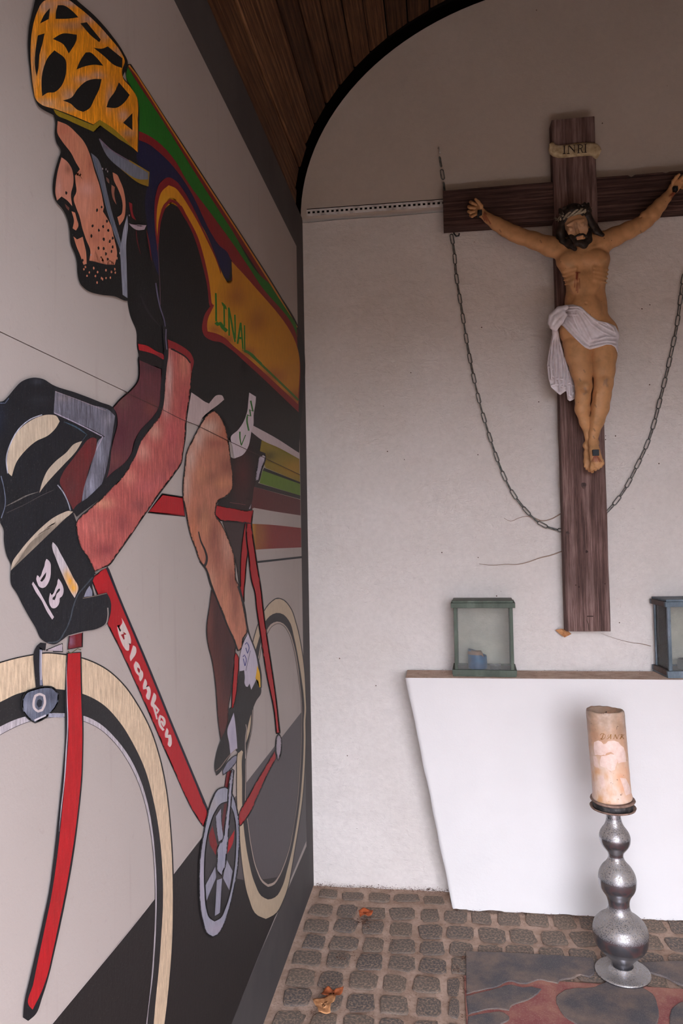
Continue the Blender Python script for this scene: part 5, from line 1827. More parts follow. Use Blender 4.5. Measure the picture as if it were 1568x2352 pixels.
# hair and beard
t = NT('painted_dark_hair', rough=0.6, spec=0.3)
t.base(t.ramp(t.noise(60, 4, 0.65), [(0.35, (0.010, 0.007, 0.006, 1)), (0.7, (0.045, 0.030, 0.022, 1))]))
t.bump(t.noise(90, 3, 0.6), 0.6, 0.003)
m_hair = t.m
hf = Field((1262, 450, -75), (1396, 592, 25), 1.4)
hf.tilt = (1322, 515, 0.21)
hf.ball((1323, 497, -10), (31, 31, 34), 5)
hf.ball((1320, 528, -52), (24, 26, 20), 5, sub=True)
hf.ball((1322, 520, -58), (22, 17, 18), 5, sub=True)
for (a, r) in (([(1295, 500, -22), (1284, 524, -24), (1284, 545, -22), (1296, 562, -26)], 9), ([(1292, 510, -12), (1280, 535, -10), (1288, 556, -12)], 9),
               ([(1300, 548, -28), (1302, 562, -34), (1308, 570, -38)], 7), ([(1352, 495, -26), (1358, 520, -20), (1364, 540, -18), (1376, 552, -18)], 9),
               ([(1350, 505, -10), (1362, 530, -6), (1372, 550, -8)], 10), ([(1306, 486, -40), (1322, 480, -44), (1342, 486, -40)], 8)):
    pts = [tuple(p) + (r * (1 - 0.12 * i),) for i, p in enumerate(a)]
    hf.chain(pts, 5)
hf.chain([(1306, 540, -40, 6), (1316, 556, -44, 8), (1330, 563, -46, 9), (1343, 556, -40, 8), (1350, 536, -32, 6)], 5)
hf.chain([(1326, 560, -44, 9), (1330, 566, -44, 8)], 4)
hf.chain([(1324, 540, -52, 2.8), (1316, 544, -49, 3.0), (1311, 551, -45, 3)], 3)
hf.chain([(1324, 540, -52, 2.8), (1333, 542, -49, 3.0), (1340, 547, -45, 3)], 3)
rr = random.Random(4)
for i in range(26):
    x, y = rr.uniform(1290, 1360), rr.uniform(470, 495)
    hf.cone((x, y, -34 + rr.uniform(-6, 2)), (x + rr.uniform(-10, 10), y + rr.uniform(6, 14), -34 + rr.uniform(-8, 4)), 3.2, 2.2, 3)
P2, Q2 = hf.mesh()
sculpt_obj('hair_and_beard', P2, Q2, m_hair, fig)


def tube_mesh(pts, r, n=8, closed=False, taper=None):
    """3-D tube along points"""
    P_ = [Vector(p) for p in pts]
    m_ = len(P_)
    vs_, fs_ = [], []
    prev = None
    for i, p in enumerate(P_):
        a = P_[i - 1] if (i or closed) else p
        b = P_[(i + 1) % m_] if (i < m_ - 1 or closed) else p
        d = (b - a).normalized()
        if prev is None:
            u = d.orthogonal().normalized()
        else:
            u = (prev - d * prev.dot(d))
            u = u.normalized() if u.length > 1e-6 else d.orthogonal().normalized()
        prev = u
        v = d.cross(u)
        rr_ = r if taper is None else r * taper(i / max(1, m_ - 1))
        for k_ in range(n):
            a_ = 2 * math.pi * k_ / n
            vs_.append(p + (u * math.cos(a_) + v * math.sin(a_)) * rr_)
    for i in range(m_ if closed else m_ - 1):
        j = (i + 1) % m_
        for k_ in range(n):
            l = (k_ + 1) % n
            fs_.append((i * n + k_, i * n + l, j * n + l, j * n + k_))
    if not closed:
        fs_.append(tuple(range(n))[::-1])
        fs_.append(tuple((m_ - 1) * n + k_ for k_ in range(n)))
    return vs_, fs_


# crown of thorns: three strands wound about the brow
t = NT('thorn_wood', rough=0.7)
t.base(t.ramp(t.noise(70, 4, 0.6), [(0.3, (0.10, 0.075, 0.05, 1)), (0.7, (0.46, 0.38, 0.27, 1))]))
m_thorn = t.m
vs, fs = [], []
for st in range(3):
    pts = []
    for i in range(72):
        a = 2 * math.pi * i / 72
        ph = a * 5 + st * 2.094
        rx, rz = 32 + 3.6 * math.cos(ph), 34 + 3.6 * math.cos(ph)
        u = 1318 + math.cos(a) * rx
        v = 494 - math.cos(a) * 10 + math.sin(ph) * 4.5 - math.sin(a) * 5
        w_ = -14 - math.sin(a) * rz
        pts.append(Vector(to_world([(u, v, w_)])[0]))
    v1, f1 = tube_mesh(pts, 0.0042, 7, True)
    b0 = len(vs)
    vs += v1
    fs += [tuple(b0 + i for i in f) for f in f1]
rr = random.Random(9)
for i in range(26):
    a = 2 * math.pi * i / 26 + rr.uniform(-.1, .1)
    c0 = Vector((1318 + math.cos(a) * 34, 494 - math.cos(a) * 10 - math.sin(a) * 5, -14 - math.sin(a) * 35))
    c1 = c0 + Vector((math.cos(a) * 9 + rr.uniform(-5, 5), rr.uniform(-11, 8), -math.sin(a) * 7))
    v1, f1 = tube_mesh([Vector(to_world([tuple(c0)])[0]), Vector(to_world([tuple(c1)])[0])], 0.0016, 5, False, lambda q: 1 - 0.8 * q)
    b0 = len(vs)
    vs += v1
    fs += [tuple(b0 + i_ for i_ in f) for f in f1]
make_obj('crown_of_thorns', vs, fs, m_thorn, fig, smooth=True)

# loincloth wrapped over the hips, knotted at the left, one end hanging
Sc = lambda s_: [(1220 + float(a.split(',')[0]) / 5.225, 660 + float(a.split(',')[1]) / 5.225) for a in s_.split()]
cl = Field((1244, 690, -62), (1430, 930, 40), 1.25)
a0 = [int(round((cl.lo[i] - fld.lo[i]) / fld.h)) for i in range(3)]
# body distance resampled on the finer grid
ax = cl.axes(tuple(slice(0, int(n)) for n in cl.n))


def sample(Fd, U, V, W):
    def ix(c_, i):
        q = (c_ - Fd.lo[i]) / Fd.h
        q = np.clip(q, 0, Fd.n[i] - 1.001)
        k0 = np.floor(q).astype(int)
        return k0, (q - k0)
    (i0, fu), (j0, fv), (k0, fw) = ix(U, 0), ix(V, 1), ix(W, 2)
    G = Fd.F
    def g(di, dj, dk):
        return G[np.ix_(i0 + di, j0 + dj, k0 + dk)]
    fu, fv, fw = fu[:, None, None], fv[None, :, None], fw[None, None, :]
    return (((g(0, 0, 0) * (1 - fu) + g(1, 0, 0) * fu) * (1 - fv) + (g(0, 1, 0) * (1 - fu) + g(1, 1, 0) * fu) * fv) * (1 - fw)
            + ((g(0, 0, 1) * (1 - fu) + g(1, 0, 1) * fu) * (1 - fv) + (g(0, 1, 1) * (1 - fu) + g(1, 1, 1) * fu) * fv) * fw)


body = sample(fld, *ax)
U_, V_ = ax[0], ax[1]
pol = poly_sdf(Sc('250,300 330,240 400,215 500,205 600,232 655,290 730,355 800,398 920,425 1010,465 1055,560 1055,640 1060,740 1035,795 1005,722 960,690 900,688 800,722 700,748 640,722 560,650 500,592 440,530 375,462 330,440 270,420'), U_, V_)
ridge = np.zeros(pol.shape)
for s_, w_, k_ in (('290,300 420,235 560,235 650,290', 2.2, 3.6), ('290,340 420,280 540,260 640,300 760,400 900,450', 2.0, 3.2), ('430,330 560,330 640,470 700,600', 1.9, 3.2), ('540,300 600,420 680,560 720,640', 1.9, 2.8),
                   ('600,290 720,440 860,540 1000,600', 2.0, 3.6), ('680,310 800,430 920,500 1010,540', 2.0, 3.2), ('700,640 800,620 900,590 1010,600', 2.2, 3.8), ('700,690 800,660 900,640 1000,650', 2.0, 3.2),
                   ('380,440 500,570 620,690 700,725 800,700 920,675 1010,700', 2.2, 3.6), ('440,400 560,540 660,660', 1.9, 2.6), ('790,410 880,410 980,480 1010,540', 2.4, 4.2), ('480,300 520,420 600,560', 1.6, 2.0)):
    d = line_dist(Sc(s_), U_, V_)
    ridge = np.maximum(ridge, k_ * np.exp(-(d / w_) ** 2))
cloth = np.maximum(body - (3.2 + ridge)[:, :, None], pol[:, :, None])
# smooth the rim a little
cl.F = cloth.astype(np.float32)
# knot
cl.chain([(1263, 742, -26, 6), (1268, 726, -30, 8), (1284, 712, -34, 8), (1300, 706, -34, 6)], 3)
cl.chain([(1268, 748, -28, 6), (1276, 730, -36, 7), (1292, 718, -38, 6.5)], 2.5)
cl.chain([(1275, 752, -28, 7), (1287, 738, -34, 7), (1298, 724, -36, 5)], 2.5)
cl.chain([(1264, 735, -22, 6), (1268, 750, -28, 6), (1276, 755, -28, 5)], 2.5)
# hanging end
pol2 = poly_sdf(Sc('262,500 320,500 345,650 400,830 440,950 485,1060 520,1200 520,1330 500,1350 460,1368 430,1345 418,1240 345,1294 290,1250 235,1200 205,1090 185,940 205,800 230,650'), U_, V_)
r2 = np.zeros(pol2.shape)
for s_, w_, k_ in (('285,500 250,650 225,900 240,1100', 2.0, 5), ('300,500 280,700 270,900 290,1150', 2.0, 5), ('315,520 320,700 330,900 330,1100 345,1250', 2.0, 5), ('340,650 380,850 390,1050 385,1200', 1.9, 4.5),
                   ('400,830 430,1000 430,1200 440,1330', 1.9, 4.5), ('450,1000 480,1150 490,1330', 1.9, 4), ('195,950 235,960 245,1060 300,1100 380,1100', 1.8, 3.4), ('230,1180 300,1160 400,1200', 1.8, 3.4), ('290,1110 310,1170 380,1160 380,1110 320,1090', 1.6, 3), ('420,1170 460,1150 500,1180', 1.6, 3), ('430,1270 470,1310 515,1260', 1.6, 3)):
    d = line_dist(Sc(s_), U_, V_)
    r2 = np.maximum(r2, k_ * np.exp(-(d / w_) ** 2))
W_ = ax[2][None, None, :]
cen = 6.0
D2 = np.maximum(np.abs(W_ - (cen - r2[:, :, None] * 1.2)) - (5.0 + r2[:, :, None] * 0.4), pol2[:, :, None])
D2 = np.maximum(D2, pol2[:, :, None] + 0.0)
h = np.maximum(3 - np.abs(cl.F - D2), 0) / 3
cl.F = (np.minimum(cl.F, D2) - h * h * 0.75).astype(np.float32)
# join knot to hanging end
cl.chain([(1272, 752, -24, 6), (1274, 764, -8, 6), (1274, 785, 2, 6)], 5)
F3 = cl.F.copy()
for _ in range(2):
    F3[1:-1, 1:-1, 1:-1] = (F3[1:-1, 1:-1, 1:-1] * 2 + (F3[:-2, 1:-1, 1:-1] + F3[2:, 1:-1, 1:-1] + F3[1:-1, :-2, 1:-1] + F3[1:-1, 2:, 1:-1] + F3[1:-1, 1:-1, :-2] + F3[1:-1, 1:-1, 2:]) / 3) / 4
P3, Q3 = cl.mesh(F3)
t = NT('white_painted_cloth', rough=0.7, spec=0.25)
cloth_col = t.ramp(t.noise(40, 4, 0.6), [(0.35, (0.62, 0.56, 0.57, 1)), (0.7, (0.76, 0.71, 0.74, 1))])
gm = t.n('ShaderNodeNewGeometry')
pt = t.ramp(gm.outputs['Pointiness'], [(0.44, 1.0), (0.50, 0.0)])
c = t.mix(t.math('MULTIPLY', pt, 0.7), cloth_col, (0.26, 0.20, 0.18, 1))  # darker brown in the creases of the folds
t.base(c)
m_cloth = t.m
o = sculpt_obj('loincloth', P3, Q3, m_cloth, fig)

# nails
t = NT('black_iron', rough=0.5, metal=0.3)
t.base((0.012, 0.013, 0.015, 1))
m_iron = t.m
for i, (u, v, w_, s_) in enumerate(((1101.5, 488, 10, 5.2), (1550, 434, 11, 5.2), (1367.5, 1040, -22, 6.8))):
    bm = bmesh.new()
    c_ = Vector(to_world([(u, v, w_)])[0])
    r = s_ * MPP
    bm_box(bm, c_.x - r, c_.x + r, c_.y - 0.006, BY0 + 0.01 if i == 2 else c_.y + 0.03, c_.z - r, c_.z + r, 0.0012)
    if i < 2:
        bm_ = bmesh.ops.create_cone(bm, cap_ends=True, segments=6, radius1=r * 1.15, radius2=r * 0.5, depth=0.006)
        bmesh.ops.transform(bm, matrix=Matrix.Translation((c_.x, c_.y - 0.008, c_.z)) @ Matrix.Rotation(math.radians(90), 4, 'X'), verts=bm_['verts'])
    from_bm('nail' if i == 0 else 'nail.%03d' % i, bm, m_iron, fig)
# ------------------------------------------------------------------ chain
t = NT('weathered_chain_steel', rough=0.55, metal=0.5, spec=0.4)
t.base(t.ramp(t.noise(60, 4, 0.65), [(0.35, (0.045, 0.042, 0.036, 1)), (0.7, (0.22, 0.22, 0.20, 1))]))
m_chain = t.m
LW, LL, LR = 0.0165, 0.0440, 0.0021
pts = []
hl, hw_ = LL / 2 - LW / 2, LW / 2 - LR
for k in range(8):
    a = math.pi * k / 7
    pts.append(Vector((math.cos(a) * hw_, 0, hl + math.sin(a) * hw_)))
for k in range(8):
    a = math.pi + math.pi * k / 7
    pts.append(Vector((math.cos(a) * hw_, 0, -hl + math.sin(a) * hw_)))
lv, lf = tube_mesh(pts, LR, 6, True)
link_me = bpy.data.meshes.new('link')
link_me.from_pydata([tuple(v) for v in lv], [], lf)
link_me.materials.append(m_chain)
link_me.polygons.foreach_set('use_smooth', [True] * len(link_me.polygons))


def chain_thing(name, label, px, yd, group=None, extra=None, phase=0):
    P_ = [at_y(x, y, yd) for x, y in px] + (extra or [])
    root = thing(name, label, 'chain', tuple(P_[0]), group)
    P2_ = [Vector((p.x, p.z)) for p in P_]
    sm = catmull(P2_, False, 70, 0.02)
    L = sum((b - a).length for a, b in zip(sm[:-1], sm[1:]))
    pitch_ = LL - 2 * LR - 0.0008
    n = int(L / pitch_)
    rs = resamp(sm, n + 1)
    rr_ = random.Random(len(px))
    for i in range(n):
        a, b = rs[i], rs[i + 1]
        d = Vector((b.x - a.x, 0, b.y - a.y)).normalized()
        mid = Vector(((a.x + b.x) / 2, yd, (a.y + b.y) / 2))
        side = d.cross(Vector((0, 1, 0)))
        R_ = Matrix((side, Vector((0, 1, 0)), d)).transposed().to_4x4()
        tw = math.radians((20 if (i + phase) % 2 == 0 else 68) + rr_.uniform(-9, 9))
        o_ = bpy.data.objects.new('link' if i == 0 else 'link.%03d' % i, link_me)
        COL.objects.link(o_)
        o_.parent = root
        o_.matrix_parent_inverse = Matrix.Translation(root.location).inverted()
        o_.matrix_basis = Matrix.Translation(mid) @ R_ @ Matrix.Rotation(tw, 4, 'Z')
    return root


ch = chain_thing('iron_chain', 'long steel chain sagging in a loop from the crossbeam and behind the cross foot',
                 [(1036, 538), (1042, 572), (1047, 630), (1053, 670), (1063, 730), (1076, 810), (1090, 878), (1103, 932), (1114, 970), (1133, 1030), (1154, 1087), (1176, 1131), (1209, 1174), (1240, 1203), (1279, 1217), (1330, 1216), (1366, 1200),
                  (1396, 1173), (1428, 1134), (1463, 1069), (1485, 1022), (1501, 975), (1516, 916), (1531, 855), (1544, 797), (1554, 748), (1561, 696), (1567, 650)],
                 2.8265, None, [Vector((0.945, 2.8265, 2.40)), Vector((0.962, 2.8265, 2.50))])
c2 = chain_thing('iron_chain', 'short steel chain running up from the crossbeam end to a wall nail',
                 [(1009, 357), (1013, 385), (1018, 412), (1021, 445)], 2.818, None, None, 1)
for i, (px, py) in enumerate(((1040, 545),)):
    pass
# hook by which the long chain hangs from the beam
h0 = at_y(1040, 541, 2.8265)
vs, fs = tube_mesh([h0 + Vector((0.0, 0, 0.03)), h0 + Vector((0.004, -0.004, 0.005)), h0 + Vector((0.012, -0.006, -0.006)), h0 + Vector((0.022, -0.004, -0.004)), h0 + Vector((0.024, 0, 0.006))], 0.003, 6)
make_obj('hook', vs, fs, m_iron, ch, smooth=True)
n0 = at_y(1007.5, 346, 2.83)
t = NT('bright_nail_steel', rough=0.35, metal=0.8)
t.base((0.62, 0.60, 0.58, 1))
m_nail = t.m
vs, fs = tube_mesh([Vector((n0.x - 0.002, YB, n0.z + 0.012)), Vector((n0.x, 2.815, n0.z + 0.005)), Vector((n0.x + 0.002, 2.808, n0.z - 0.012)), Vector((n0.x + 0.004, 2.812, n0.z - 0.022))], 0.0026, 8)
make_obj('wall_nail', vs, fs, m_nail, c2, smooth=True)

# ------------------------------------------------------------------ candlestick and candle
t = NT('tarnished_pewter', rough=0.30, metal=0.95, spec=0.5)
n1 = t.noise(360, 4, 0.75)
n2 = t.noise(14, 4, 0.6)
geo = t.n('ShaderNodeNewGeometry')
sx = t.n('ShaderNodeSeparateXYZ')
t.link(geo.outputs['Normal'], sx.inputs[0])
dustm = t.math('MULTIPLY', t.ramp(sx.outputs['Z'], [(0.0, 0.0), (0.30, 1.0)]), t.ramp(n1, [(0.42, 0.1), (0.56, 1.0)]))
c = t.mix(t.ramp(n2, [(0.35, 0.0), (0.7, 1.0)]), (0.27, 0.265, 0.285, 1), (0.38, 0.375, 0.395, 1))
c = t.mix(t.math('MULTIPLY', dustm, 0.80), c, (0.21, 0.155, 0.105, 1))
t.base(c)
t.link(t.math('SUBTRACT', 0.95, dustm), t.b.inputs['Metallic'])
t.link(t.math('ADD', 0.22, t.math('MULTIPLY', dustm, 0.40)), t.b.inputs['Roughness'])
t.bump(n1, 0.12, 0.0008)
m_pewter = t.m


def lathe(name, prof, mat, parent, c_=(0, 0, 0), n=48, wob=None, shx=0.0):
    vs_, fs_ = [], []
    m_ = len(prof)
    for i, (r, z) in enumerate(prof):
        for k_ in range(n):
            a = 2 * math.pi * k_ / n
            q = r if wob is None else r * (1 + wob(a, i))
            vs_.append((c_[0] + shx * z + math.cos(a) * q, c_[1] + math.sin(a) * q, c_[2] + z))
    for i in range(m_ - 1):
        for k_ in range(n):
            l = (k_ + 1) % n
            fs_.append((i * n + k_, i * n + l, (i + 1) * n + l, (i + 1) * n + k_))
    fs_.append(tuple(range(n))[::-1])
    fs_.append(tuple((m_ - 1) * n + k_ for k_ in range(n)))
    return make_obj(name, vs_, fs_, mat, parent, smooth=True)


cb = at_z(1430, 2236, 0.008)
CX, CY = cb.x, cb.y
SHX = -0.0275
U5 = CY / 1673.0 / 5.112 * 0.862
UV = (at_y(1413, 1860, CY).z - 0.0095) / (2035 - 168)
stick = thing('candlestick', 'tall silvery candlestick with bulging baluster stem standing before the altar', 'candlestick', (CX, CY, 0.0095))
foot = [(0.0, 0.0095), (335, 0.0095), (341, 0.0130), (336, 0.0165), (300, 0.0185), (230, 0.0200), (170, 0.024), (135, 0.034)]
prof = [(r * U5 if r else 0.001, z) for r, z in foot]
yz = [(1985, 126), (1955, 118), (1925, 122), (1890, 140), (1850, 175), (1800, 228), (1750, 282), (1700, 318), (1640, 336), (1580, 342), (1520, 334), (1460, 308), (1415, 262), (1385, 215), (1355, 172), (1320, 147), (1280, 136), (1240, 133), (1200, 138), (1165, 150), (1130, 172), (1090, 202), (1050, 222), (1005, 232), (955, 234), (905, 224), (860, 204), (815, 172), (775, 132), (740, 106), (712, 96), (685, 94), (655, 104), (625, 128), (590, 158), (550, 182), (505, 192), (465, 190), (425, 176), (385, 150), (350, 122), (315, 104), (275, 94), (230, 90), (185, 88), (168, 92)]
Z0 = 2035
for y, r in yz:
    prof.append((r * U5, 0.0095 + (Z0 - y) * UV))
# densify smoothly
pv = catmull([Vector((r, z)) for r, z in prof], False, 70, 0.002)
foot_cut = len(catmull([Vector((r, z)) for r, z in prof[:9]], False, 70, 0.002))
lathe('stem', [(max(p.x, 0.001), p.y) for p in pv], m_pewter, stick, (CX, CY, 0), 64, None, SHX)
zt = 0.0095 + (Z0 - 168) * UV
KH = 0.865
t = NT('rusty_brown_pan', rough=0.75, metal=0.1)
t.base(t.ramp(t.noise(50, 4, 0.65), [(0.3, rgb(96, 74, 64)), (0.6, rgb(140, 112, 98)), (0.8, rgb(160, 134, 120))]))
m_pan = t.m
lathe('drip_pan', [(r_ * KH, z_) for r_, z_ in [(0.020, zt - 0.001), (0.060, zt + 0.001), (0.0760, zt + 0.006), (0.0785, zt + 0.011), (0.0770, zt + 0.012), (0.066, zt + 0.006), (0.001, zt + 0.004)]], m_pan, stick, (CX, CY, 0), 56, None, SHX)
t = NT('blackened_cup', rough=0.6)
t.base(t.ramp(t.noise(60, 4, 0.65), [(0.45, (0.016, 0.014, 0.014, 1)), (0.75, (0.11, 0.09, 0.08, 1))]))
m_cup = t.m
lathe('cup_band', [(r_ * KH, z_) for r_, z_ in [(0.0660, zt + 0.005), (0.0675, zt + 0.014), (0.0685, zt + 0.026), (0.060, zt + 0.026), (0.001, zt + 0.024)]], m_cup, stick, (CX, CY, 0), 56, None, SHX)
lathe('cup_rim', [(r_ * KH, z_) for r_, z_ in [(0.062, zt + 0.025), (0.0735, zt + 0.027), (0.0765, zt + 0.031), (0.0745, zt + 0.035), (0.066, zt + 0.034), (0.001, zt + 0.032)]], m_pan, stick, (CX, CY, 0), 56, shx=SHX,
      wob=lambda a, i: 0.02 * math.sin(3 * a + 1) if i in (1, 2, 3) else 0)

t = NT('aged_candle_wax', rough=0.5, spec=0.35)
n1 = t.noise(11, 4, 0.6, t.coord((1, 1, 0.6)))
c = t.ramp(n1, [(0.30, rgb(204, 148, 112)), (0.45, rgb(206, 166, 138)), (0.56, rgb(212, 184, 166)), (0.68, rgb(196, 148, 106))])
sxx = t.n('ShaderNodeSeparateXYZ')
t.link(t.tc.outputs['Object'], sxx.inputs[0])
grime = t.math('MULTIPLY', t.ramp(sxx.outputs['Z'], [(0.0, 0.0), (0.62, 0.0), (0.78, 0.9)]), t.ramp(t.noise(40, 4, 0.6), [(0.3, 0.45), (0.65, 1.0)]))
c = t.mix(grime, c, rgb(144, 118, 98))
spk = t.ramp(t.noise(75, 4, 0.7), [(0.64, 0.0), (0.70, 0.8)])
c = t.mix(spk, c, rgb(98, 70, 56))
t.base(c)
t.b.inputs['Subsurface Weight'].default_value = 0.15
t.b.inputs['Subsurface Radius'].default_value = (0.01, 0.004, 0.002)
t.bump(t.noise(45, 4, 0.6), 0.4, 0.002)
m_wax = t.m
zc0 = zt + 0.0365
HS = (at_y(1387, 1628, CY).z - zc0) / 0.298
candle = thing('candle', 'thick leaning beige candle with faded flakes and gold lettering on the candlestick', 'candle', (CX, CY, zc0))
lean = Matrix.Translation((CX + SHX * zc0, CY, zc0)) @ Matrix.Rotation(math.radians(-3.0), 4, 'Y')
CR = 0.0563
vs, fs = [], []
nC = 64
rings = [(k_, z_ * HS) for k_, z_ in [(0.93, -0.004), (1.04, 0.000), (1.055, 0.006), (1.02, 0.014)] + [(1.0 + 0.004 * math.sin(k * 1.7), 0.02 + k * 0.0135) for k in range(20)] + [(1.0, 0.288), (0.985, 0.2955), (0.95, 0.298), (0.86, 0.292), (0.70, 0.279), (0.45, 0.273), (0.02, 0.272)]]
for i, (k_, z) in enumerate(rings):
    for j in range(nC):
        a = 2 * math.pi * j / nC
        r = CR * k_ * (1 + 0.010 * mnoise.noise(Vector((math.cos(a) * 1.5, math.sin(a) * 1.5, z * 14))))
        dz = 0
        if z > 0.28 * HS and k_ > 0.9:
            dz = -0.006 * max(0, math.cos(a - 0.5)) + 0.004 * mnoise.noise(Vector((math.cos(a) * 3, math.sin(a) * 3, 2)))
        vs.append(tuple(lean @ Vector((math.cos(a) * r, math.sin(a) * r, z + dz))))
for i in range(len(rings) - 1):
    for j in range(nC):
        l = (j + 1) % nC
        fs.append((i * nC + j, i * nC + l, (i + 1) * nC + l, (i + 1) * nC + j))
fs.append(tuple(range(nC))[::-1])
wax = make_obj('wax_body', vs, fs, m_wax, candle, smooth=True)
t = NT('charred_wax', rough=0.8)
t.base((0.05, 0.03, 0.022, 1))
m_char = t.m
vs = [tuple(lean @ Vector((math.cos(a) * 0.030 * (1 + .3 * math.sin(3 * a)), math.sin(a) * 0.030, 0.2765 * HS))) for a in [2 * math.pi * k / 18 for k in range(18)]]
make_obj('burnt_hollow', vs + [tuple(lean @ Vector((0, 0, 0.2775 * HS)))], [(k, (k + 1) % 18, 18) for k in range(18)], m_char, candle)
v1, f1 = tube_mesh([lean @ Vector((0, 0, 0.272 * HS)), lean @ Vector((0.001, 0.0, 0.282 * HS)), lean @ Vector((0.004, 0.001, 0.289 * HS))], 0.0015, 6)
make_obj('wick', v1, f1, m_char, candle)
# gold lettering wrapped on the wax
t = NT('faded_gold', rough=0.45, metal=0.5)
t.base((0.23, 0.105, 0.022, 1))
m_gold = t.m
# pale flakes left by the torn decoration
t = NT('pale_wax_flake', rough=0.55)
t.base(t.ramp(t.noise(60, 4, 0.6), [(0.3, rgb(204, 170, 154)), (0.7, rgb(220, 194, 182))]))
m_flake = t.m
C1 = lambda s_: [(1300 + float(a.split(',')[0]) / 5.85, 1600 + float(a.split(',')[1]) / 5.85) for a in s_.split()]
lean_inv = lean.inverted()
cam_l = lean_inv @ CAM_P


def on_candle(px, py, off):
    d = (lean_inv.to_3x3() @ ray(px, py)).normalized()
    r = CR * 1.003 + off
    a = d.x ** 2 + d.y ** 2
    b = 2 * (cam_l.x * d.x + cam_l.y * d.y)
    c_ = cam_l.x ** 2 + cam_l.y ** 2 - r * r
    ds = max(0, b * b - 4 * a * c_)
    t_ = (-b - math.sqrt(ds)) / (2 * a)
    return lean @ (cam_l + d * t_)


for i, s_ in enumerate(('372,610 430,590 470,604 500,640 530,632 560,600 640,590 700,612 735,655 770,680 790,740 806,880 740,884 700,900 690,860 640,770 600,742 540,760 520,790 505,780 470,790 420,780 385,785 370,700', '360,800 405,806 425,880 440,955 400,950 372,925', '470,800 545,790 600,770 650,780 690,870 662,940 655,985 610,1000 560,978 545,955 500,950 455,930 450,870',
                        '720,1090 800,1100 850,1200 870,1300 800,1330 760,1200', '430,1080 500,1060 520,1190 480,1230')):
    P_ = catmull([Vector(p) for p in C1(s_)], True, 12, 3)
    bmf = bmesh.new()
    vv = [bmf.verts.new((p.x, p.y, 0)) for p in P_]
    bmf.faces.new(vv)
    bmesh.ops.triangulate(bmf, faces=bmf.faces[:])
    x = min(p.x for p in P_)
    while x < max(p.x for p in P_):
        bmesh.ops.bisect_plane(bmf, geom=bmf.verts[:] + bmf.edges[:] + bmf.faces[:], plane_co=(x, 0, 0), plane_no=(1, 0, 0), dist=1e-5)
        x += 4
    for v in bmf.verts:
        v.co = on_candle(v.co.x, v.co.y, 0.0006)
    bmesh.ops.recalc_face_normals(bmf, faces=bmf.faces)
    from_bm('wax_flake' if i == 0 else 'wax_flake.%03d' % i, bmf, m_flake, candle, smooth=True)

# gold script lettering brushed round the wax
LETT = [('500,503 490,535 474,572', 5.5), ('455,522 468,503 498,497 520,513 523,542 506,564 478,576 456,571 472,560', 3.2),
        ('545,572 566,560 588,528 601,505', 3.0), ('601,505 598,540 599,573', 5.5), ('560,548 608,542', 2.4), ('582,516 562,518 557,532 568,540', 2.4),
        ('628,571 645,545 656,508', 3.0), ('656,508 668,540 682,569', 5.5), ('682,569 696,535 712,505', 2.8),
        ('722,572 740,540 752,506', 5.5), ('778,506 760,528 743,540', 2.8), ('743,540 760,550 774,571', 4.5), ('722,522 734,507 756,512', 2.4)]
vs, fs = [], []
for s_, w_ in LETT:
    P_ = catmull([Vector(p) for p in C1(s_)], False, 80, 1.2)
    i0_ = len(vs)
    for i, p in enumerate(P_):
        d = (P_[min(i + 1, len(P_) - 1)] - P_[max(0, i - 1)])
        d = d.normalized() if d.length > 1e-6 else Vector((1, 0))
        n_ = Vector((-d.y, d.x)) * w_ / 5.85 / 2 * 1.9
        vs.append(tuple(on_candle(p.x + n_.x, p.y + n_.y, 0.0010)))
        vs.append(tuple(on_candle(p.x - n_.x, p.y - n_.y, 0.0010)))
    for i in range(len(P_) - 1):
        fs.append((i0_ + 2 * i, i0_ + 2 * i + 1, i0_ + 2 * i + 3, i0_ + 2 * i + 2))
o = make_obj('gold_lettering', vs, fs, m_gold, candle)
o['kind'] = 'stuff'

# ------------------------------------------------------------------ glass lanterns
def lantern_metal(name, c1, c2, c3):
    t = NT(name, rough=0.6, metal=0.15, spec=0.35)
    c = t.ramp(t.noise(16, 5, 0.65, t.coord((1, 1, 0.4))), [(0.3, c1), (0.55, c2), (0.78, c3)])
    c = t.mix(t.ramp(t.noise(60, 4, 0.7), [(0.58, 0.0), (0.74, 0.7)]), c, rgb(74, 56, 44))
    t.base(c)
    t.bump(t.noise(90, 4, 0.7), 0.4, 0.001)
    return t.m


m_lgreen = lantern_metal('green_weathered_lantern_frame', rgb(54, 60, 50), rgb(76, 84, 71), rgb(102, 109, 96))
m_lblue = lantern_metal('blue_grey_weathered_lantern_frame', rgb(60, 72, 78), rgb(98, 108, 116), rgb(142, 146, 156))
m_lbrown = lantern_metal('brown_weathered_lantern_side', rgb(60, 48, 44), rgb(84, 68, 62), rgb(104, 86, 78))


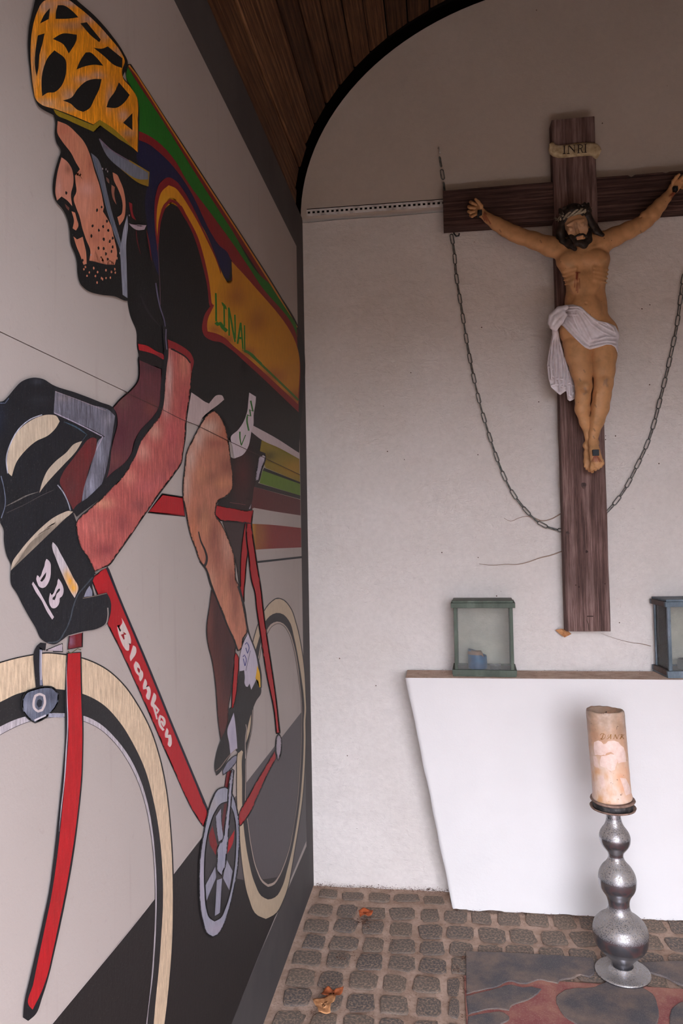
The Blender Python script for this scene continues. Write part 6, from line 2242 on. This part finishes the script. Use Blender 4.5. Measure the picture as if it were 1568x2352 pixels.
def glass_mat(name, tint, dirt):
    m = bpy.data.materials.new(name)
    m.use_nodes = True
    nt = m.node_tree
    nt.nodes.clear()
    out = nt.nodes.new('ShaderNodeOutputMaterial')
    tr = nt.nodes.new('ShaderNodeBsdfTransparent')
    tr.inputs[0].default_value = tint
    df = nt.nodes.new('ShaderNodeBsdfDiffuse')
    df.inputs[0].default_value = (0.50, 0.50, 0.48, 1)
    gl = nt.nodes.new('ShaderNodeBsdfGlossy')
    gl.inputs['Roughness'].default_value = 0.08
    nz = nt.nodes.new('ShaderNodeTexNoise')
    nz.inputs['Scale'].default_value = 12
    nz.inputs['Detail'].default_value = 4
    tcn = nt.nodes.new('ShaderNodeTexCoord')
    nt.links.new(tcn.outputs['Object'], nz.inputs['Vector'])
    mr = nt.nodes.new('ShaderNodeMapRange')
    mr.inputs['From Min'].default_value = 0.3
    mr.inputs['From Max'].default_value = 0.7
    mr.inputs['To Min'].default_value = dirt * 0.6
    mr.inputs['To Max'].default_value = dirt * 1.4
    nt.links.new(nz.outputs['Fac'], mr.inputs['Value'])
    m1 = nt.nodes.new('ShaderNodeMixShader')
    nt.links.new(mr.outputs[0], m1.inputs[0])
    nt.links.new(tr.outputs[0], m1.inputs[1])
    nt.links.new(df.outputs[0], m1.inputs[2])
    fr = nt.nodes.new('ShaderNodeFresnel')
    fr.inputs[0].default_value = 1.18
    m2 = nt.nodes.new('ShaderNodeMixShader')
    nt.links.new(fr.outputs[0], m2.inputs[0])
    nt.links.new(m1.outputs[0], m2.inputs[1])
    nt.links.new(gl.outputs[0], m2.inputs[2])
    nt.links.new(m2.outputs[0], out.inputs['Surface'])
    return m


m_glass = glass_mat('dusty_lantern_glass', (0.935, 0.94, 0.925, 1), 0.08)


def lantern(label, cx, cy, rot, W, D, H, m_front, m_side, mz=1.0):
    base_z = AZ + 0.0016
    root = thing('lantern', label, 'lantern', (cx, cy, base_z), 'glass lanterns on the altar ledge')
    M_ = Matrix.Translation((cx, cy, base_z)) @ Matrix.Rotation(rot, 4, 'Z')

    def part(name, boxes, mat, bev=0.0012):
        bm_ = bmesh.new()
        for b in boxes:
            bm_box(bm_, *b, bev, M_)
        return from_bm(name, bm_, mat, root)

    ow, od = W / 2 + 0.009, D / 2 + 0.008
    part('base_frame', [(-ow + 0.002, ow - 0.002, -od + 0.002, od - 0.002, 0.0, 0.007)], m_front)
    part('base_rail', [(-ow, ow, -od, -od + 0.012, 0.007, 0.024)], m_front)
    part('base_rail.001', [(-ow, ow, od - 0.012, od, 0.007, 0.024)], m_front)
    part('base_rail.002', [(-ow, -ow + 0.011, -od + 0.012, od - 0.012, 0.007, 0.024)], m_side)
    part('base_rail.003', [(ow - 0.011, ow, -od + 0.012, od - 0.012, 0.007, 0.024)], m_side)
    part('floor_plate', [(-ow + 0.011, ow - 0.011, -od + 0.012, od - 0.012, 0.014, 0.0190)], m_lbrown, 0)
    pw = 0.0115
    k_ = 0
    for sx_ in (-1, 1):
        for sy_ in (-1, 1):
            x0_, x1_ = sorted((sx_ * W / 2, sx_ * (W / 2 - pw)))
            y0_, y1_ = sorted((sy_ * D / 2, sy_ * (D / 2 - pw)))
            part('corner_post' if k_ == 0 else 'corner_post.%03d' % k_, [(x0_, x1_, y0_, y1_, 0.024, H - 0.026)], m_front)
            k_ += 1
    part('cap_rail', [(-ow, ow, -od, -od + 0.014, H - 0.026, H - 0.008)], m_front)
    part('cap_rail.001', [(-ow, ow, od - 0.014, od, H - 0.026, H - 0.008)], m_front)
    part('cap_rail.002', [(-ow, -ow + 0.012, -od + 0.014, od - 0.014, H - 0.026, H - 0.008)], m_side)
    part('cap_rail.003', [(ow - 0.012, ow, -od + 0.014, od - 0.014, H - 0.026, H - 0.008)], m_side)
    part('lid', [(-ow + 0.005, ow - 0.007, -od + 0.005, od - 0.005, H - 0.008, H)], m_front, 0.002)
    zz0, zz1 = 0.020, H - 0.020
    g = 0.0035
    part('glass_pane', [(-W / 2 + 0.004, W / 2 - 0.004, -D / 2 + g, -D / 2 + g + 0.002, zz0, zz1)], m_glass, 0)
    part('glass_pane.001', [(-W / 2 + 0.004, W / 2 - 0.004, D / 2 - g - 0.002, D / 2 - g, zz0, zz1)], m_glass, 0)
    part('glass_pane.002', [(-W / 2 + g, -W / 2 + g + 0.002, -D / 2 + 0.007, D / 2 - 0.007, zz0, zz1)], m_glass, 0)
    part('glass_pane.003', [(W / 2 - g - 0.002, W / 2 - g, -D / 2 + 0.007, D / 2 - 0.007, zz0, zz1)], m_glass, 0)
    return root, M_


lw, ld, lh = 0.211, 0.125, 0.273
pL = at_z(1113, 1552, AZ)
l1, M1 = lantern('green framed glass lantern holding a burnt blue candle, left of the cross', at_y(1113, 1500, 2.70).x, 2.758, math.radians(-3.0), lw, ld, lh, m_lgreen, m_lgreen)
xr = at_y(1532, 1545, 2.69).x
l2, M2 = lantern('blue grey framed glass lantern cut by the right picture edge', xr + lw / 2 + 0.001, 2.765, math.radians(5.0), lw, ld + 0.005, lh, m_lblue, m_lbrown)

# things inside the left lantern
t = NT('blue_wax', rough=0.4, spec=0.4)
t.base(t.ramp(t.noise(30, 4, 0.6), [(0.3, rgb(0, 44, 80)), (0.7, rgb(4, 80, 124))]))
t.bump(t.noise(40, 4, 0.6), 0.3, 0.002)
m_blue = t.m
t = NT('browned_candle_top', rough=0.7)
t.base(t.ramp(t.noise(40, 4, 0.6), [(0.35, rgb(96, 84, 78)), (0.7, rgb(140, 104, 84))]))
m_btop = t.m


def put_in_lantern(M_, x, y):
    return M_ @ Vector((x, y, 0.0193))


p = put_in_lantern(M1, -0.024, 0.0)
bc = thing('blue_candle', 'burnt down blue candle slumped inside the green glass lantern', 'candle', tuple(p))
vs, fs = [], []
nb_, Rb = 36, 0.0345
for i, (k_, z) in enumerate(((1.0, 0.0), (1.02, 0.004), (1.0, 0.012), (1.02, 0.020), (1.0, 0.040), (0.99, 0.052), (0.94, 0.058), (0.80, 0.053), (0.50, 0.044), (0.05, 0.042))):
    for j in range(nb_):
        a = 2 * math.pi * j / nb_
        zz = z * (1.0 + 0.22 * max(-0.8, -math.cos(a)) * (1 if z > 0.02 else 0))
        vs.append((p.x + math.cos(a) * Rb * k_, p.y + math.sin(a) * Rb * k_, p.z + zz))
for i in range(9):
    for j in range(nb_):
        l = (j + 1) % nb_
        fs.append((i * nb_ + j, i * nb_ + l, (i + 1) * nb_ + l, (i + 1) * nb_ + j))
fs.append(tuple(range(nb_))[::-1])
make_obj('wax_body', vs, fs, m_blue, bc, smooth=True)
vs, fs = [], []
for j in range(13):
    a = math.pi * (0.80 + 0.90 * j / 12)
    for (k_, z) in ((1.02, 0.052), (1.0, 0.063), (0.90, 0.069), (0.72, 0.062)):
        vs.append((p.x + math.cos(a) * Rb * k_, p.y + math.sin(a) * Rb * k_, p.z + z * (1.0 if 0 < j < 12 else 0.85)))
for j in range(12):
    for i in range(3):
        a = j * 4 + i
        fs.append((a, a + 4, a + 5, a + 1))
make_obj('browned_rim', vs, fs, m_btop, bc, smooth=True)
t = NT('thin_aluminium', rough=0.3, metal=0.95)
t.base((0.62, 0.62, 0.62, 1))
m_alu = t.m
p = put_in_lantern(M1, 0.040, -0.012)
tl = thing('tealight_cup', 'empty aluminium tealight cup beside the blue candle in the lantern', 'tealight', tuple(p))
lathe('cup', [(0.016, 0.0), (0.0185, 0.001), (0.0195, 0.014), (0.0205, 0.0145), (0.0188, 0.013), (0.0175, 0.003), (0.001, 0.0025)], m_alu, tl, tuple(p), 28)
v1, f1 = tube_mesh([p + Vector((0, 0, 0.002)), p + Vector((0.001, 0, 0.011))], 0.0012, 6)
make_obj('wick', v1, f1, m_char, tl)
p = put_in_lantern(M2, -0.020, 0.005)
sc_ = thing('candle_stub', 'low dark candle stub inside the blue grey lantern at the right edge', 'candle', tuple(p))
t = NT('sooty_wax', rough=0.6)
t.base(rgb(86, 84, 84))
m_soot = t.m
lathe('wax_body', [(0.026, 0.0), (0.0275, 0.003), (0.027, 0.032), (0.025, 0.035), (0.02, 0.030), (0.001, 0.028)], m_soot, sc_, tuple(p), 32)
v1, f1 = tube_mesh([p + Vector((0, 0, 0.027)), p + Vector((0.002, 0, 0.038))], 0.0012, 6)
make_obj('wick', v1, f1, m_char, sc_)

# ------------------------------------------------------------------ leaves and litter
def leaf_mat(name, a, b):
    t = NT(name, rough=0.75, spec=0.2)
    t.base(t.ramp(t.noise(50, 4, 0.65), [(0.3, a), (0.7, b)]))
    t.bump(t.noise(90, 4, 0.7), 0.5, 0.002)
    return t.m


m_leaf = leaf_mat('dry_tan_leaf', rgb(150, 96, 58), rgb(206, 150, 104))
m_leaf2 = leaf_mat('dry_rust_leaf', rgb(96, 48, 26), rgb(160, 84, 46))
m_leaf3 = leaf_mat('orange_leaf', rgb(150, 70, 34), rgb(206, 104, 60))


def leaf(name, label, px_poly, z0, mat, fold, seed, mat_under=None, sc_up=0.012, vein=None):
    rr_ = random.Random(seed)
    pts_ = [at_z(x, y, z0).to_2d() for x, y in px_poly]
    pts_ = catmull(pts_, True, 50, 0.006)
    c_ = sum(pts_, Vector((0, 0))) / len(pts_)
    vs_, fs_ = [], []
    n_ = len(pts_)
    NR = 5
    for r_ in range(1, NR + 1):
        for p_ in pts_:
            q = c_.lerp(p_, r_ / NR)
            h_ = z0 + 0.003 + sc_up * abs(mnoise.noise(Vector((q.x * 22, q.y * 22, seed)))) + fold * (r_ / NR) ** 2 * (0.5 + 0.5 * math.sin(4 * math.atan2((q - c_).y, (q - c_).x) + seed))
            vs_.append((q.x, q.y, h_))
    vs_.append((c_.x, c_.y, z0 + 0.004))
    for r_ in range(NR - 1):
        for i in range(n_):
            a, b = r_ * n_ + i, r_ * n_ + (i + 1) % n_
            fs_.append((a, b, b + n_, a + n_))
    for i in range(n_):
        fs_.append((len(vs_) - 1, i, (i + 1) % n_))
    me_o = make_obj(name, vs_, fs_, mat, None, smooth=True)
    sol = me_o.modifiers.new('thickness', 'SOLIDIFY')
    sol.thickness = 0.0008
    tag(me_o, label, 'leaf')
    return me_o


C3 = lambda s_: [(600 + float(a.split(',')[0]) / 3.267, 1960 + float(a.split(',')[1]) / 3.267) for a in s_.split()]
C1b = lambda s_: s_
leaf('fallen_leaf', 'crumpled tan autumn leaf on the cobbles nearest the mural', C3('385,1118 415,1108 460,1095 560,1092 545,1140 520,1165 520,1205 460,1222 430,1222 415,1170 395,1145'), 0.010, m_leaf, 0.006, 3)
leaf('fallen_leaf', 'curled rust brown leaf scrap lying against the crumpled tan leaf', C3('470,1050 500,1038 560,1045 618,1035 605,1062 575,1080 560,1094 500,1090 450,1092'), 0.012, m_leaf2, 0.010, 5)
leaf('fallen_leaf', 'bright orange leaf fragment on the cobbles near the back wall', C3('730,435 780,428 840,445 828,470 800,488 770,482 740,490 735,470'), 0.010, m_leaf3, 0.006, 7)
# little leaf caught under the foot of the cross
lp = [(1275, 1447), (1287, 1444), (1300, 1446), (1312, 1456), (1304, 1460), (1296, 1464), (1288, 1458)]
vs = []
for i, (x, y) in enumerate(lp):
    vs.append(tuple(at_y(x, y, 2.812 - 0.010 * (i % 2))))
vs.append(tuple(at_y(1295, 1452, 2.800)))
n_ = len(lp)
lo = make_obj('caught_leaf', vs, [(i, (i + 1) % n_, n_) for i in range(n_)], m_leaf, None)
tag(lo, 'small dry orange leaf caught under the foot of the wooden cross', 'leaf')
sol = lo.modifiers.new('thickness', 'SOLIDIFY')
sol.thickness = 0.0008

# crumbs of leaf and soil: too many to count, one object
t = NT('leaf_crumbs', rough=0.9)
oi = t.noise(120, 3, 0.6)
t.base(t.ramp(oi, [(0.3, rgb(52, 36, 28)), (0.6, rgb(98, 62, 42)), (0.8, rgb(132, 84, 54))]))
m_crumb = t.m
rr = random.Random(77)
vs, fs = [], []


def crumb(x, y, z, s_):
    i = len(vs)
    q = [Vector((rr.uniform(-1, 1), rr.uniform(-1, 1), rr.uniform(0, .7))) * s_ for _ in range(4)]
    vs.extend([(x + v.x, y + v.y, z + v.z) for v in q])
    fs.extend([(i, i + 1, i + 2), (i, i + 2, i + 3), (i, i + 3, i + 1), (i + 1, i + 3, i + 2)])


def crumb_px(px, py, n, spread, s_):
    c_ = at_z(px, py, 0.008)
    for _ in range(n):
        crumb(c_.x + rr.gauss(0, spread), c_.y + rr.gauss(0, spread), rr.uniform(0.006, 0.010), rr.uniform(.4, 1) * s_)


for (px, py, n, sp_, s_) in ((833, 2118, 150, 0.016, 0.004), (785, 2198, 60, 0.012, 0.0035), (812, 2196, 20, 0.012, 0.003), (875, 2160, 26, 0.012, 0.003), (895, 2163, 24, 0.012, 0.003), (744, 2306, 60, 0.016, 0.003), (718, 2322, 40, 0.010, 0.003),
                             (986, 2040, 80, 0.014, 0.004), (1002, 2036, 90, 0.012, 0.004), (968, 2047, 40, 0.015, 0.003), (890, 2278, 14, 0.02, 0.002), (957, 2175, 12, 0.008, 0.003), (1064, 2200, 60, 0.006, 0.003), (1065, 2250, 60, 0.006, 0.003), (1050, 2228, 40, 0.010, 0.003), (1066, 2275, 40, 0.006, 0.0025), (1060, 2334, 16, 0.006, 0.003)):
    crumb_px(px, py, n, sp_, s_)
for i in range(1500):
    x = rr.uniform(XL + 0.01, 1.4)
    y = rr.uniform(1.9, 2.82) if rr.random() < 0.7 else 2.835 - abs(rr.gauss(0, 0.02))
    if x > 0.0 and y > 2.68:
        y = 2.68 - abs(rr.gauss(0, 0.02))
    crumb(x, y, 0.003 if rr.random() < 0.5 else 0.008, rr.uniform(0.0008, 0.0022))
# dirt piled into the corner joints
for i in range(900):
    u = rr.random()
    x = XL + 0.01 + u * 0.53
    crumb(x, 2.832 - abs(rr.gauss(0, 0.010)), 0.003 + abs(rr.gauss(0, 0.006)), rr.uniform(0.001, 0.0035))
for i in range(500):
    x = rr.uniform(0.02, 1.1)
    crumb(x, 2.690 - abs(rr.gauss(0, 0.004)), 0.004 + abs(rr.gauss(0, 0.003)), rr.uniform(0.001, 0.003))
cr_o = make_obj('leaf_litter', vs, fs, m_crumb)
tag(cr_o, 'brown crumbs of dead leaf and soil scattered over the cobbles', 'litter', None, 'stuff')
# crumbs on the altar ledge
vs, fs = [], []
for i in range(260):
    x = rr.uniform(-0.11, 1.15)
    crumb(x, rr.choice([2.832 - abs(rr.gauss(0, 0.008)), rr.uniform(2.68, 2.83)]), AZ + 0.001, rr.uniform(0.0008, 0.0026))
cr2 = make_obj('ledge_dirt', vs, fs, m_crumb)
tag(cr2, 'dark dirt crumbs lying along the dusty altar ledge', 'dirt', None, 'stuff')

# dusty cobweb strands on the wall beside the foot of the cross
t = NT('dusty_web', rough=1.0, spec=0.0)
t.base(rgb(156, 134, 118))
m_web = t.m


def web(label, px, r):
    P_ = catmull([Vector(p) for p in px], False, 80, 4)
    pts_ = [at_y(p.x, p.y, 2.833 - 0.003 * math.sin(i * 0.3)) for i, p in enumerate(P_)]
    v1_, f1_ = tube_mesh(pts_, r, 5, False, lambda q: 0.35 + 0.9 * q)
    o_ = make_obj('cobweb', v1_, f1_, m_web, None, smooth=True)
    tag(o_, label, 'cobweb')


web('upper dusty cobweb strand joining the chain and the cross edge', [(1157, 1190), (1172, 1197), (1190, 1190), (1208, 1186), (1225, 1189), (1245, 1196), (1265, 1192), (1287, 1180)], 0.0020)
web('lower long dusty cobweb strand running left from the cross edge', [(1100, 1295), (1130, 1298), (1160, 1296), (1190, 1296), (1215, 1290), (1240, 1281), (1265, 1275), (1290, 1266)], 0.0020)
web('thin cobweb strand falling from the cross foot towards the right lantern', [(1380, 1455), (1400, 1462), (1425, 1470), (1450, 1476), (1475, 1479), (1494, 1484)], 0.0012)
